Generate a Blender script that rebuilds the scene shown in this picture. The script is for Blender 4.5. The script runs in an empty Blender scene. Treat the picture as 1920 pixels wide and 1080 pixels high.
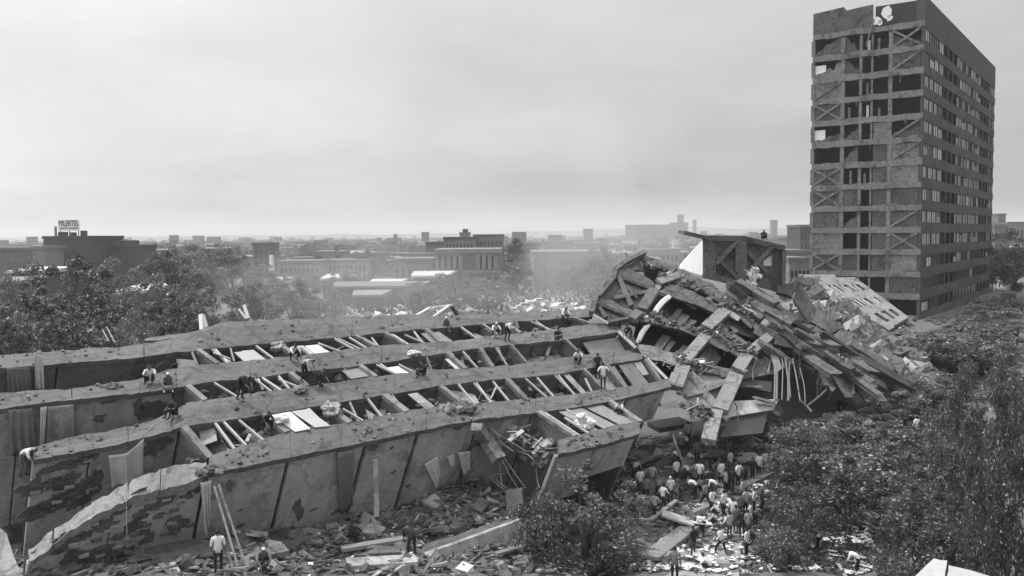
import bpy, bmesh, math, random
import numpy as np
from mathutils import Vector, Matrix, noise

random.seed(7); np.random.seed(7)
SC = bpy.context.scene
COL = SC.collection
rad = math.radians

# ------------------------------------------------------------------ camera
F = 1668.0                       # focal length in pixels of the 1920 px wide photograph
CAMZ = 16.0
PITCH = math.atan(99.0 / F); ROLL = rad(0.5)
fwd = Vector((0, math.cos(PITCH), -math.sin(PITCH)))
up0 = Vector((0, math.sin(PITCH), math.cos(PITCH)))
rt0 = Vector((1, 0, 0))
UPV = up0 * math.cos(ROLL) + rt0 * math.sin(ROLL)
RTV = rt0 * math.cos(ROLL) - up0 * math.sin(ROLL)
CAM = Vector((0, 0, CAMZ))
cd = bpy.data.cameras.new('camera'); cam = bpy.data.objects.new('camera', cd); COL.objects.link(cam)
cd.sensor_width = 36; cd.lens = F / 1920 * 36; cd.clip_start = 0.5; cd.clip_end = 20000
M = Matrix((RTV, UPV, -fwd)).transposed().to_4x4(); M.translation = CAM
cam.matrix_world = M
SC.camera = cam

# ------------------------------------------------------------------ sky, sun, exposure
SUN_AZ = rad(-82); SUN_EL = rad(69)          # azimuth from +Y towards +X
sdir = Vector((math.sin(SUN_AZ) * math.cos(SUN_EL), math.cos(SUN_AZ) * math.cos(SUN_EL), math.sin(SUN_EL)))
W = bpy.data.worlds.new('World'); SC.world = W; W.use_nodes = True
nt = W.node_tree; N = nt.nodes; L = nt.links; N.clear()
out = N.new('ShaderNodeOutputWorld'); bg = N.new('ShaderNodeBackground'); L.new(bg.outputs[0], out.inputs[0])
bg.inputs[1].default_value = 0.118
sky = N.new('ShaderNodeTexSky'); sky.sky_type = 'NISHITA'; sky.sun_disc = False
sky.sun_elevation = SUN_EL; sky.sun_rotation = SUN_AZ
bw = N.new('ShaderNodeRGBToBW'); L.new(sky.outputs[0], bw.inputs[0])
tc = N.new('ShaderNodeTexCoord')
# cloud layer seen through the dome: direction / (z + .12) flattens clouds towards the horizon
sep = N.new('ShaderNodeSeparateXYZ'); L.new(tc.outputs['Generated'], sep.inputs[0])
def mth(op, a, b=None, clamp=False):
    n = N.new('ShaderNodeMath'); n.operation = op; n.use_clamp = clamp
    for i, v in enumerate((a, b)):
        if v is None: continue
        if isinstance(v, (int, float)): n.inputs[i].default_value = v
        else: L.new(v, n.inputs[i])
    return n.outputs[0]
zc = mth('ADD', mth('MAXIMUM', sep.outputs[2], 0.0), 0.22)
cmb = N.new('ShaderNodeCombineXYZ')
L.new(mth('DIVIDE', sep.outputs[0], zc), cmb.inputs[0]); L.new(mth('DIVIDE', sep.outputs[1], zc), cmb.inputs[1])
cmb.inputs[2].default_value = 3.3
nz = N.new('ShaderNodeTexNoise'); nz.inputs['Scale'].default_value = 1.05; nz.inputs['Detail'].default_value = 5
nz.inputs['Roughness'].default_value = 0.5; nz.inputs['Distortion'].default_value = 0.35
L.new(cmb.outputs[0], nz.inputs['Vector'])
dt = N.new('ShaderNodeVectorMath'); dt.operation = 'DOT_PRODUCT'; L.new(tc.outputs['Generated'], dt.inputs[0])
dt.inputs[1].default_value = sdir
glow = mth('POWER', mth('MAXIMUM', mth('ADD', mth('MULTIPLY', dt.outputs['Value'], 0.5), 0.5), 0.0), 3.0)
cl = mth('ADD', mth('MULTIPLY', nz.outputs['Fac'], 5.0), -0.7)          # overcast brightness with soft cloud forms
cl = mth('ADD', cl, mth('MULTIPLY', glow, 20.0))                          # thin cloud is brighter towards the sun
tot = mth('ADD', mth('MULTIPLY', cl, 0.86), mth('MULTIPLY', bw.outputs[0], 0.14))
L.new(tot, bg.inputs[0])

sl = bpy.data.lights.new('sun', 'SUN'); sun = bpy.data.objects.new('sun', sl); COL.objects.link(sun)
sl.energy = 2.4; sl.angle = rad(2.0); sl.color = (1, 1, 1)
sun.rotation_euler = sdir.to_track_quat('Z', 'Y').to_euler()
sun.location = (-60, 20, 90)

SC.view_settings.view_transform = 'Standard'; SC.view_settings.look = 'None'
SC.view_settings.exposure = 0.0; SC.view_settings.gamma = 1.0; SC.view_settings.use_curve_mapping = False
SC.render.engine = 'CYCLES'
SC.cycles.max_bounces = 6; SC.cycles.diffuse_bounces = 3; SC.cycles.glossy_bounces = 2
SC.cycles.transparent_max_bounces = 6; SC.cycles.volume_bounces = 2; SC.cycles.use_denoising = True

# ------------------------------------------------------------------ geometry helpers
def ray(px, py):
    return fwd + RTV * ((px - 960) / F) + UPV * ((540 - py) / F)
def at(px, py, Y):
    d = ray(px, py); return CAM + d * (Y / d.y)
def on_plane(px, py, p0, n):
    d = ray(px, py); return CAM + d * ((p0 - CAM).dot(n) / d.dot(n))
def proj(p):
    v = Vector(p) - CAM; z = v.dot(fwd)
    return 960 + F * v.dot(RTV) / z, 540 - F * v.dot(UPV) / z
def lerp(a, b, t): return a + (b - a) * t
def interp(tab, x, k):
    xs = [r[0] for r in tab]; return float(np.interp(x, xs, [r[k] for r in tab]))
def R(a, b): return random.uniform(a, b)

# ------------------------------------------------------------------ materials (a monochrome world: every colour is a grey)
def mat(name, base, rough=0.85, var=0.3, scale=0.6, fine=9.0, finevar=0.25, stain=0.0, bump=0.25, spec=0.3, coord='pos', streak=None, crack=0.0, speck=0.0):
    m = bpy.data.materials.new(name); m.use_nodes = True
    n = m.node_tree.nodes; l = m.node_tree.links
    b = n['Principled BSDF']; b.inputs['Roughness'].default_value = rough
    b.inputs['Specular IOR Level'].default_value = spec
    if coord == 'pos':
        g = n.new('ShaderNodeNewGeometry'); co = g.outputs['Position']
    else:
        g = n.new('ShaderNodeTexCoord'); co = g.outputs['Object']
    def nse(sc, det, vec=None, rough_=0.6):
        t = n.new('ShaderNodeTexNoise'); t.inputs['Scale'].default_value = sc; t.inputs['Detail'].default_value = det
        t.inputs['Roughness'].default_value = rough_
        l.new(vec or co, t.inputs['Vector']); return t.outputs['Fac']
    def mm(op, a, c, clamp=False):
        t = n.new('ShaderNodeMath'); t.operation = op; t.use_clamp = clamp
        for i, v in enumerate((a, c)):
            if isinstance(v, (int, float)): t.inputs[i].default_value = v
            else: l.new(v, t.inputs[i])
        return t.outputs[0]
    n1 = nse(scale, 4); n2 = nse(fine, 3)
    v = mm('ADD', mm('MULTIPLY', mm('SUBTRACT', n1, 0.5), 2 * var), 1.0)
    v2 = mm('ADD', mm('MULTIPLY', mm('SUBTRACT', n2, 0.5), 2 * finevar), 1.0)
    v = mm('MULTIPLY', v, v2)
    if stain > 0:                                    # blotches with an outline of their own
        n3 = nse(scale * 1.9, 6, rough_=0.7)
        rp = n.new('ShaderNodeMapRange'); rp.inputs['From Min'].default_value = 0.54; rp.inputs['From Max'].default_value = 0.6
        rp.inputs['To Min'].default_value = 1.0; rp.inputs['To Max'].default_value = 1.0 - stain
        l.new(n3, rp.inputs['Value']); v = mm('MULTIPLY', v, rp.outputs[0])
    if streak:
        mr = n.new('ShaderNodeMapping'); mr.inputs['Rotation'].default_value = (0, 0, -math.atan2(.661, .75)); l.new(co, mr.inputs['Vector'])
        mp = n.new('ShaderNodeMapping'); mp.inputs['Scale'].default_value = streak; l.new(mr.outputs[0], mp.inputs['Vector'])
        n4 = nse(1.0, 5, mp.outputs[0])
        v = mm('MULTIPLY', v, mm('ADD', mm('MULTIPLY', mm('SUBTRACT', n4, 0.5), 1.1), 1.0))
    if speck > 0:                                    # pits and small chips
        n5 = nse(fine * 3.1, 3, rough_=0.8); rp = n.new('ShaderNodeMapRange'); rp.inputs['From Min'].default_value = 0.36; rp.inputs['From Max'].default_value = 0.47
        rp.inputs['To Min'].default_value = 1.0 - speck; rp.inputs['To Max'].default_value = 1.0; l.new(n5, rp.inputs['Value']); v = mm('MULTIPLY', v, rp.outputs[0])
    if crack > 0:                                    # wandering cracks
        wp = n.new('ShaderNodeTexNoise'); wp.inputs['Scale'].default_value = 1.4; wp.inputs['Detail'].default_value = 4; l.new(co, wp.inputs['Vector'])
        av = n.new('ShaderNodeVectorMath'); av.operation = 'ADD'; l.new(co, av.inputs[0]); l.new(wp.outputs['Color'], av.inputs[1])
        vo = n.new('ShaderNodeTexVoronoi'); vo.feature = 'DISTANCE_TO_EDGE'; vo.inputs['Scale'].default_value = 0.3; l.new(av.outputs[0], vo.inputs['Vector'])
        rp = n.new('ShaderNodeMapRange'); rp.inputs['From Min'].default_value = 0.006; rp.inputs['From Max'].default_value = 0.03; rp.inputs['To Min'].default_value = 1.0 - crack; rp.inputs['To Max'].default_value = 1.0
        l.new(vo.outputs['Distance'], rp.inputs['Value']); v = mm('MULTIPLY', v, rp.outputs[0])
    val = mm('MAXIMUM', mm('MULTIPLY', v, base), 0.004)
    l.new(val, b.inputs['Base Color'])
    if bump > 0:
        bp = n.new('ShaderNodeBump'); bp.inputs['Strength'].default_value = bump; bp.inputs['Distance'].default_value = 0.05
        l.new(n2, bp.inputs['Height']); l.new(bp.outputs[0], b.inputs['Normal'])
    return m
MT = dict(
    concrete=mat('concrete', 0.132, var=0.32, scale=0.4, fine=6, finevar=0.45, stain=0.26, streak=(0.3, 3.6, 3.6), crack=.3, speck=.3),
    concrete_light=mat('concrete_light', 0.25, var=0.4, scale=0.6, fine=6, finevar=0.45, stain=0.35, crack=.4, speck=.4),
    concrete_dark=mat('concrete_dark', 0.13, var=0.5, scale=0.5, fine=4, finevar=0.5, stain=0.45, crack=.5, speck=.4),
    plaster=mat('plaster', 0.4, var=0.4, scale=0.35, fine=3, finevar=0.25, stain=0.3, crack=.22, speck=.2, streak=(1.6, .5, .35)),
    plaster_shaded=mat('plaster_shaded', 0.19, var=0.4, scale=0.35, fine=3, finevar=0.25, stain=0.3, crack=.2, speck=.2),  # same plaster in a darker colour, shade of the bays painted in
    plaster_pale=mat('plaster_pale', 0.24, var=0.3, scale=0.5, fine=4, finevar=0.2, stain=0.2),
    brick=mat('raw_brick', 0.13, speck=.5, var=0.5, scale=0.8, fine=8, finevar=0.5, stain=0.3, bump=0.6),
    tower=mat('tower_cladding', 0.068, var=0.25, scale=0.12, fine=1.2, finevar=0.2, stain=0.15),
    tower_side=mat('tower_cladding_worn', 0.085, var=0.4, scale=0.3, fine=1.5, finevar=0.35, stain=0.25, speck=.3),
    tower_band=mat('tower_concrete', 0.175, var=0.5, scale=0.3, fine=2.2, finevar=0.6, stain=0.45, speck=.5),
    tower_fill=mat('tower_infill', 0.095, var=0.5, scale=0.35, fine=2.2, finevar=0.6, stain=0.5, bump=0.5, speck=.6),
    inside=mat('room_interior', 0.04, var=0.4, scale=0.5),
    glass=mat('window_glass', 0.02, rough=0.12, var=0.2, spec=0.6, bump=0),
    curtain_pane=mat('curtained_pane', 0.42, rough=0.5, var=0.6, scale=0.25, fine=1.5, finevar=0.5, bump=0),
    white=mat('white_paint', 0.72, rough=0.55, var=0.12, scale=1.5, finevar=0.1, bump=0.05),
    frame=mat('window_frame', 0.46, rough=0.6, var=0.3, scale=2, bump=0.05),
    board=mat('pale_board', 0.42, rough=0.7, var=0.2, scale=1.0, finevar=0.2, bump=0.1),
    wood=mat('timber', 0.3, rough=0.8, var=0.35, scale=1.5, finevar=0.3),
    wood_dark=mat('dark_timber', 0.1, rough=0.8, var=0.35, scale=1.5, finevar=0.3),
    metal=mat('bent_metal', 0.16, rough=0.5, var=0.3, scale=3, spec=0.5),
    cloth=mat('cloth', 0.62, rough=0.95, var=0.3, scale=1.5, finevar=0.15, bump=0.1),
    cloth_white=mat('white_cloth', 0.6, rough=0.95, var=0.2, scale=1.5, finevar=0.15, bump=0.1),
    cloth_dark=mat('drab_cloth', 0.2, rough=0.95, var=0.3, scale=1.5, finevar=0.15, bump=0.1),
    ground=mat('dusty_ground', 0.13, rough=0.95, var=0.5, scale=0.15, fine=2.2, finevar=0.5, stain=0.3, bump=0.6),
    path=mat('trodden_path', 0.3, rough=0.95, var=0.45, scale=0.5, fine=3, finevar=0.5, stain=0.35),
    rubble=mat('rubble_mix', 0.14, rough=0.95, speck=.5, var=0.9, scale=1.3, fine=5, finevar=0.5, stain=0.35, bump=0.4),
    rubble_light=mat('rubble_pale', 0.36, rough=0.95, var=0.6, scale=1.3, fine=5, finevar=0.5, stain=0.35),
    paper=mat('paper', 0.7, rough=0.8, var=0.25, scale=2, bump=0),
    leaf=mat('leaf', 0.1, rough=0.36, var=0.75, scale=0.9, fine=3.5, finevar=0.7, bump=0, spec=0.5),
    leaf_dark=mat('leaf_dark', 0.078, rough=0.5, var=0.6, scale=0.7, fine=3, finevar=0.6, bump=0, spec=0.4),
    leaf_pale=mat('leaf_pale', 0.14, rough=0.5, var=0.6, scale=0.7, fine=3, finevar=0.6, bump=0, spec=0.4),
    leaf_glint=mat('leaf_painted_glint', 0.36, rough=0.35, var=0.5, scale=1.2, fine=3, finevar=0.5, bump=0, spec=0.6),  # random share of leaves coloured lighter to stand for bright glints
    bark=mat('bark', 0.07, rough=0.95, var=0.4, scale=2),
    skin=mat('skin', 0.17, rough=0.6, var=0.1, coord='obj', bump=0),
    hair=mat('dark_hair', 0.012, rough=0.6, var=0.2, bump=0),
    shirt_white=mat('white_shirt', 0.66, rough=0.9, var=0.15, scale=3, bump=0.05),
    shirt_pale=mat('pale_shirt', 0.38, rough=0.9, var=0.15, scale=3, bump=0.05),
    shirt_grey=mat('grey_shirt', 0.18, rough=0.9, var=0.15, scale=3, bump=0.05),
    shirt_dark=mat('dark_shirt', 0.025, rough=0.9, var=0.2, scale=3, bump=0.05),
    jeans=mat('dark_trousers', 0.022, rough=0.9, var=0.25, scale=3, bump=0.05),
    jeans_grey=mat('grey_trousers', 0.08, rough=0.9, var=0.25, scale=3, bump=0.05),
    rubber=mat('tyre_rubber', 0.015, rough=0.9, bump=0),
    city_pale=mat('city_wall_pale', 0.22, var=0.3, scale=0.08, fine=0.8, finevar=0.25, stain=0.15, bump=0),
    city_mid=mat('city_wall_mid', 0.16, var=0.3, scale=0.08, fine=0.8, finevar=0.25, stain=0.15, bump=0),
    city_dark=mat('city_wall_dark', 0.075, var=0.3, scale=0.08, fine=0.8, finevar=0.2, stain=0.15, bump=0),
    roof_pale=mat('tin_roof', 0.5, var=0.25, scale=0.2, fine=1, rough=0.6, bump=0),
    ink=mat('sign_ink', 0.02, bump=0),
)

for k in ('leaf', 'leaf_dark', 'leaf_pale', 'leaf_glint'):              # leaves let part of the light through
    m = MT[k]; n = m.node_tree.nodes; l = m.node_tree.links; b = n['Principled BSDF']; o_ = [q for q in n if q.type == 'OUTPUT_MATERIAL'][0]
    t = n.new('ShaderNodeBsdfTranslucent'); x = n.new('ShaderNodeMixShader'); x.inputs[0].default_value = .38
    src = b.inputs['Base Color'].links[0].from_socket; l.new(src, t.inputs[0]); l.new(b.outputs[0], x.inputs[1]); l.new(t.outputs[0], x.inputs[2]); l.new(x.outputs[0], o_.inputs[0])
# ------------------------------------------------------------------ object helpers
def tag(o, label=None, cat=None, group=None, kind=None):
    if label: o['label'] = label
    if cat: o['category'] = cat
    if group: o['group'] = group
    if kind: o['kind'] = kind
    return o
def empty(name, loc, label, cat, group=None):
    o = bpy.data.objects.new(name, None); COL.objects.link(o); o.location = loc; o.empty_display_size = 0.3
    return tag(o, label, cat, group)
class MB:
    def __init__(s): s.v = []; s.f = []; s.m = []
    def quad(s, a, b, c, d, m=0): s.poly([a, b, c, d], m)
    def poly(s, pts, m=0):
        i = len(s.v); s.v += [Vector(p) for p in pts]; s.f.append(tuple(range(i, i + len(pts)))); s.m.append(m)
    def prism(s, pts, off, m=0):                      # polygon pts extruded by vector off
        off = Vector(off); n = len(pts); i = len(s.v)
        s.v += [Vector(p) for p in pts] + [Vector(p) + off for p in pts]
        s.f.append(tuple(range(i, i + n))); s.f.append(tuple(range(i + 2 * n - 1, i + n - 1, -1))); s.m += [m, m]
        for k in range(n):
            a, b = i + k, i + (k + 1) % n; s.f.append((b, a, a + n, b + n)); s.m.append(m)
    def hexa(s, bot, top, m=0):                       # 4 bottom, 4 top corners
        i = len(s.v); s.v += [Vector(p) for p in bot] + [Vector(p) for p in top]
        for f in ((3, 2, 1, 0), (4, 5, 6, 7), (0, 1, 5, 4), (1, 2, 6, 5), (2, 3, 7, 6), (3, 0, 4, 7)):
            s.f.append(tuple(i + k for k in f)); s.m.append(m)
    def box(s, c, x, y, z, m=0):                      # centre, half-vectors
        c, x, y, z = Vector(c), Vector(x), Vector(y), Vector(z)
        s.hexa([c - x - y - z, c + x - y - z, c + x + y - z, c - x + y - z], [c - x - y + z, c + x - y + z, c + x + y + z, c - x + y + z], m)
    def abox(s, x0, x1, y0, y1, z0, z1, m=0):
        s.box(((x0 + x1) / 2, (y0 + y1) / 2, (z0 + z1) / 2), ((x1 - x0) / 2, 0, 0), (0, (y1 - y0) / 2, 0), (0, 0, (z1 - z0) / 2), m)
    def bar(s, p, q, w, h, upv=(0, 0, 1), m=0):       # a rectangular member from p to q
        p, q = Vector(p), Vector(q); a = (q - p)
        if a.length < 1e-5: return
        an = a.normalized(); u = Vector(upv); u = u - an * u.dot(an)
        if u.length < 1e-3: u = Vector((1, 0, 0)) - an * an.x
        u.normalize(); r = an.cross(u)
        s.box((p + q) / 2, a / 2, r * (w / 2), u * (h / 2), m)
    def tube(s, pts, rs, k=6, m=0):
        pts = [Vector(p) for p in pts]
        if isinstance(rs, (int, float)): rs = [rs] * len(pts)
        i0 = len(s.v); prev = None
        for j, p in enumerate(pts):
            a = (pts[min(j + 1, len(pts) - 1)] - pts[max(j - 1, 0)])
            a = a.normalized() if a.length > 1e-6 else Vector((0, 0, 1))
            u = a.orthogonal().normalized() if prev is None else (prev - a * prev.dot(a)).normalized()
            prev = u; w = a.cross(u)
            for t in range(k):
                an = 2 * math.pi * t / k; s.v.append(p + (u * math.cos(an) + w * math.sin(an)) * rs[j])
        for j in range(len(pts) - 1):
            for t in range(k):
                a, b = i0 + j * k + t, i0 + j * k + (t + 1) % k
                s.f.append((a, b, b + k, a + k)); s.m.append(m)
        s.f.append(tuple(i0 + t for t in range(k - 1, -1, -1))); s.m.append(m)
        s.f.append(tuple(i0 + (len(pts) - 1) * k + t for t in range(k))); s.m.append(m)
    def chunk(s, c, sx, sy, sz, m=0, jit=0.3):        # an irregular broken block
        c = Vector(c); q = Matrix.Rotation(R(0, 6.28), 3, 'Z') @ Matrix.Rotation(R(-.9, .9), 3, 'X') @ Matrix.Rotation(R(-.9, .9), 3, 'Y')
        P = []
        for z in (-1, 1):
            for (x, y) in ((-1, -1), (1, -1), (1, 1), (-1, 1)):
                P.append(c + q @ Vector((x * sx * R(1 - jit, 1 + jit), y * sy * R(1 - jit, 1 + jit), z * sz * R(1 - jit, 1 + jit))))
        s.hexa(P[:4], P[4:], m)
    def build(s, name, mats, parent=None, smooth=False, local=False):
        me = bpy.data.meshes.new(name)
        o0 = Vector((0, 0, 0)) if (parent is None or local) else world_loc(parent)
        me.from_pydata([tuple(v - o0) for v in s.v], [], s.f)
        if not isinstance(mats, (list, tuple)): mats = [mats]
        for m in mats: me.materials.append(m)
        if len(mats) > 1: me.polygons.foreach_set('material_index', s.m)
        bm = bmesh.new(); bm.from_mesh(me); bmesh.ops.recalc_face_normals(bm, faces=bm.faces); bm.to_mesh(me); bm.free()
        if smooth: me.shade_smooth()
        o = bpy.data.objects.new(name, me); COL.objects.link(o); o.parent = parent
        return o
def world_loc(o):
    p = Vector((0, 0, 0))
    while o is not None: p += o.location; o = o.parent
    return p
def rebase(o):
    """move a single-mesh thing's origin to its base"""
    co = np.empty(len(o.data.vertices) * 3); o.data.vertices.foreach_get('co', co); co = co.reshape(-1, 3)
    b = Vector(((co[:, 0].min() + co[:, 0].max()) / 2, (co[:, 1].min() + co[:, 1].max()) / 2, co[:, 2].min()))
    o.data.transform(Matrix.Translation(-b)); o.location = b
    return o
def weather(o, cuts=1, amp=.03, sc=1.3, seed=0.0):
    """break up the straight edges of a concrete member"""
    bm = bmesh.new(); bm.from_mesh(o.data); bmesh.ops.remove_doubles(bm, verts=bm.verts, dist=0.002)
    inner = [f for f in bm.faces if all(len(e.link_faces) > 2 for e in f.edges)]
    bmesh.ops.delete(bm, geom=inner, context='FACES_ONLY')
    if cuts: bmesh.ops.subdivide_edges(bm, edges=bm.edges[:], cuts=cuts, use_grid_fill=True)
    for v in bm.verts:
        q = v.co * sc + Vector((seed, seed * .7, 0)); d = noise.noise_vector(q) + noise.noise_vector(q * 2.7) * .6
        bite = max(0.0, noise.noise(q * .9 + Vector((5, 0, 0))) - .25) * 3.0
        v.co += d * amp + v.normal * (-bite * amp * 1.5)
    bmesh.ops.recalc_face_normals(bm, faces=bm.faces); bm.to_mesh(o.data); bm.free(); return o
def arr_mesh(name, V, Fq, mats, midx=None, smooth=False):
    V = np.asarray(V, dtype=np.float32); Fq = np.asarray(Fq, dtype=np.int32)
    me = bpy.data.meshes.new(name); k = Fq.shape[1]
    me.vertices.add(len(V)); me.vertices.foreach_set('co', V.ravel())
    me.loops.add(Fq.size); me.loops.foreach_set('vertex_index', Fq.ravel())
    me.polygons.add(len(Fq)); me.polygons.foreach_set('loop_start', np.arange(0, Fq.size, k, dtype=np.int32))
    me.polygons.foreach_set('loop_total', np.full(len(Fq), k, dtype=np.int32))
    for m in mats: me.materials.append(m)
    if midx is not None: me.polygons.foreach_set('material_index', np.asarray(midx, dtype=np.int32))
    me.update(); me.validate()
    if smooth: me.shade_smooth()
    return me
def obj(name, me, parent=None, loc=None):
    o = bpy.data.objects.new(name, me); COL.objects.link(o); o.parent = parent
    if loc is not None: o.location = loc
    return o
def hit(px, py):
    """the point of the built scene the photograph shows at this pixel (first surface met)"""
    d = ray(px, py).normalized()
    ok, p, n, i, o, m = SC.ray_cast(bpy.context.evaluated_depsgraph_get(), CAM, d)
    return (Vector(p), Vector(n)) if ok else (None, None)
def drop(x, y, z0=60):
    ok, p, n, i, o, m = SC.ray_cast(bpy.context.evaluated_depsgraph_get(), Vector((x, y, z0)), Vector((0, 0, -1)))
    return p.z if ok else 0.0
# ------------------------------------------------------------------ ground
def G(px, py, Y): p = at(px, py, Y); return (p.x, p.y, p.z)
TC = [G(640, 965, 42.6), G(860, 895, 47), G(760, 1000, 42.5), G(640, 1075, 37.5), G(420, 1075, 34), G(250, 1100, 31), G(400, 1025, 36), G(950, 960, 46),
      G(940, 1060, 41), G(1225, 972, 51), G(1350, 1040, 49), G(1290, 840, 61), G(1435, 890, 59.5), G(1600, 780, 68), G(1600, 1050, 44),
      G(1850, 1060, 38), G(1750, 800, 68), G(1600, 660, 92), G(1680, 730, 80), G(1400, 790, 64), G(1100, 1070, 44), G(1060, 930, 50),
      (60, 131, 3), (56, 120, 2.6), (80, 120, 3), (100, 190, 3), (70, 95, 2.5), (60, 60, 0.0), (0, 200, 0), (-100, 100, 0), (-60, 60, 0), (200, 200, 2), (110, 60, 0.5), (-40, 22, 2.5),
      (0, 20, 1), (30, 25, -1), (60, 20, 0), (-30, 78, 0), (0, 95, 0), (20, 115, 0.5), (-50, 140, 0), (50, 200, 0.5), (-45, 45, 1), (10, 75, 0.5), (30, 78, 1.5), (120, 120, 1.5)]
TCX = np.array(TC)
def ground_z(x, y):
    x = np.asarray(x, dtype=float); y = np.asarray(y, dtype=float)
    d2 = (x[..., None] - TCX[:, 0]) ** 2 + (y[..., None] - TCX[:, 1]) ** 2
    w = 1.0 / (d2 + 4.0) ** 1.6
    z = (w * TCX[:, 2]).sum(-1) / w.sum(-1)
    r = np.hypot(x - 20, y - 100); f = np.clip((330 - r) / 120, 0, 1)
    return z * f
gx = np.unique(np.concatenate([np.linspace(-4900, -400, 26), np.linspace(-400, -70, 34), np.arange(-70, 121, 1.0), np.linspace(121, 450, 34), np.linspace(450, 4900, 26)]))
gy = np.unique(np.concatenate([np.linspace(-300, 10, 10), np.arange(10, 140, 1.0), np.linspace(140, 420, 60), np.linspace(420, 4900, 40)]))
XX, YY = np.meshgrid(gx, gy)
ZZ = ground_z(XX, YY)
near = (np.abs(XX - 25) < 96) & (YY > 9) & (YY < 141)
bumpn = np.array([noise.fractal(Vector((x * .45, y * .45, 3)), 1.0, 2.0, 4) if nr else 0.0 for x, y, nr in zip(XX.ravel(), YY.ravel(), near.ravel())]).reshape(XX.shape)
ZZ = ZZ + bumpn * 0.28
nx, ny = len(gx), len(gy)
idx = np.arange(nx * ny).reshape(ny, nx)
Fq = np.stack([idx[:-1, :-1], idx[:-1, 1:], idx[1:, 1:], idx[1:, :-1]], -1).reshape(-1, 4)
ground = obj('ground', arr_mesh('ground', np.stack([XX, YY, ZZ], -1).reshape(-1, 3), Fq, [MT['ground']], smooth=True))
tag(ground, kind='structure')

# ------------------------------------------------------------------ the fallen block lying on its side
# its own axes: D along the floors, T up the tilted facade, NV out of the facade
DV = Vector((0.750, 0.661, 0)).normalized()
th = Vector((-DV.y, DV.x, 0)); TV = (th + Vector((0, 0, 0.5))).normalized(); NV = DV.cross(TV).normalized()
if NV.z < 0: NV = -NV
O0 = at(640, 815, 41.0)
def face_t(px, py):
    p = on_plane(px, py, O0, NV); return (p - O0).dot(TV)
def slabpt(px, py, t):
    """point of the floor-slab plane number t seen at this pixel"""
    return on_plane(px, py, O0 + TV * t, TV)
RIB = dict(
    A=[(-40, 668, 693), (10, 665, 690), (120, 657, 681), (250, 647, 672), (300, 640, 664), (400, 615, 653), (600, 606, 636), (750, 596, 621), (850, 591, 613), (950, 587, 604), (1050, 583, 597), (1112, 579, 593)],
    Z=[(272, 634, 640), (390, 619, 628), (400, 603, 614), (600, 597, 607), (700, 592, 603), (800, 589, 598)],
    B=[(-40, 741, 772), (10, 735, 765), (130, 728, 750), (260, 712, 737), (330, 690, 727), (400, 682, 715), (480, 674, 708), (560, 667, 697), (640, 657, 690), (720, 647, 680), (850, 640, 659), (920, 630, 650), (1050, 616, 638), (1110, 606, 630), (1165, 607, 622)],
    C=[(63, 838, 863), (130, 820, 850), (200, 808, 838), (310, 784, 812), (335, 757, 800), (400, 748, 792), (480, 736, 780), (560, 726, 767), (640, 716, 754), (720, 704, 741), (800, 692, 728), (850, 692, 719), (950, 686, 710), (1050, 671, 702), (1090, 666, 693), (1150, 658, 681), (1205, 654, 673)],
    F=[(53, 1032, 1052), (83, 1005, 1040), (140, 963, 987), (200, 927, 957), (240, 904, 933), (300, 878, 917), (353, 870, 905), (388, 868, 890)],
    D=[(392, 856, 886), (430, 843, 880), (480, 827, 870), (560, 803, 855), (640, 795, 838), (720, 780, 822), (800, 763, 805), (880, 757, 788), (1000, 747, 775), (1050, 742, 768), (1150, 728, 752), (1205, 721, 738), (1258, 709, 725)],
    E=[(1048, 824, 852), (1100, 812, 842), (1150, 797, 828), (1200, 790, 813)],
)
TF = {}; TB = {}
for k, ref in (('A', 640), ('B', 640), ('C', 640), ('D', 720), ('E', 1100)):
    TF[k] = face_t(ref, interp(RIB[k], ref, 2)); TB[k] = face_t(ref, interp(RIB[k], ref, 1))
TF['F'], TB['F'] = TF['D'], TF['D'] + 0.9
TF['Z'], TB['Z'] = TB['A'] + 0.15, TB['A'] + 0.9
print('ribs', {k: (round(TF[k], 2), round(TB[k], 2)) for k in TF})
wr = empty('fallen_building', O0 - Vector((0, 0, O0.z)), 'long fallen apartment block lying on its side, facade strips facing the sky', 'collapsed building')
rnd = random.Random(3)
_int = interp
def interp(tab, x, k):
    if len(tab[0]) != 3 or False: return _int(tab, x, k)
    h = min(26.0, abs(x - tab[0][0]), abs(x - tab[-1][0])); return sum(_int(tab, x + h * t, k) for t in (-1, -.5, 0, .5, 1)) / 5
def rib_edges(k, x):
    f = slabpt(x, interp(RIB[k], x, 2), TF[k]); b = slabpt(x, interp(RIB[k], x, 1), TB[k]); return f, b
def jit(s): return Vector((rnd.gauss(0, s), rnd.gauss(0, s), rnd.gauss(0, s)))
def ribbon(k, x0, x1, name, m, thick=0.26, step=14, rough=0.025):
    mb = MB(); n = max(2, int(abs(x1 - x0) / step) + 1)
    F_, B_ = [], []
    for i in range(n):
        x = lerp(x0, x1, i / (n - 1)); f, b = rib_edges(k, x)
        F_.append(f + NV * rnd.gauss(0, rough) + TV * rnd.gauss(0, rough)); B_.append(b + NV * rnd.gauss(0, rough) + TV * rnd.gauss(0, rough))
    for i in range(n - 1):
        mid0 = (F_[i] + B_[i]) / 2 + NV * rnd.uniform(-.03, .03)
        mb.hexa([F_[i] - NV * thick, F_[i + 1] - NV * thick, B_[i + 1] - NV * thick, B_[i] - NV * thick], [F_[i], F_[i + 1], B_[i + 1], B_[i]])
    return weather(mb.build(name, m, wr), 1, 0.03 if k != 'F' else .06, 1.1, rnd.uniform(0, 9))
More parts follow.
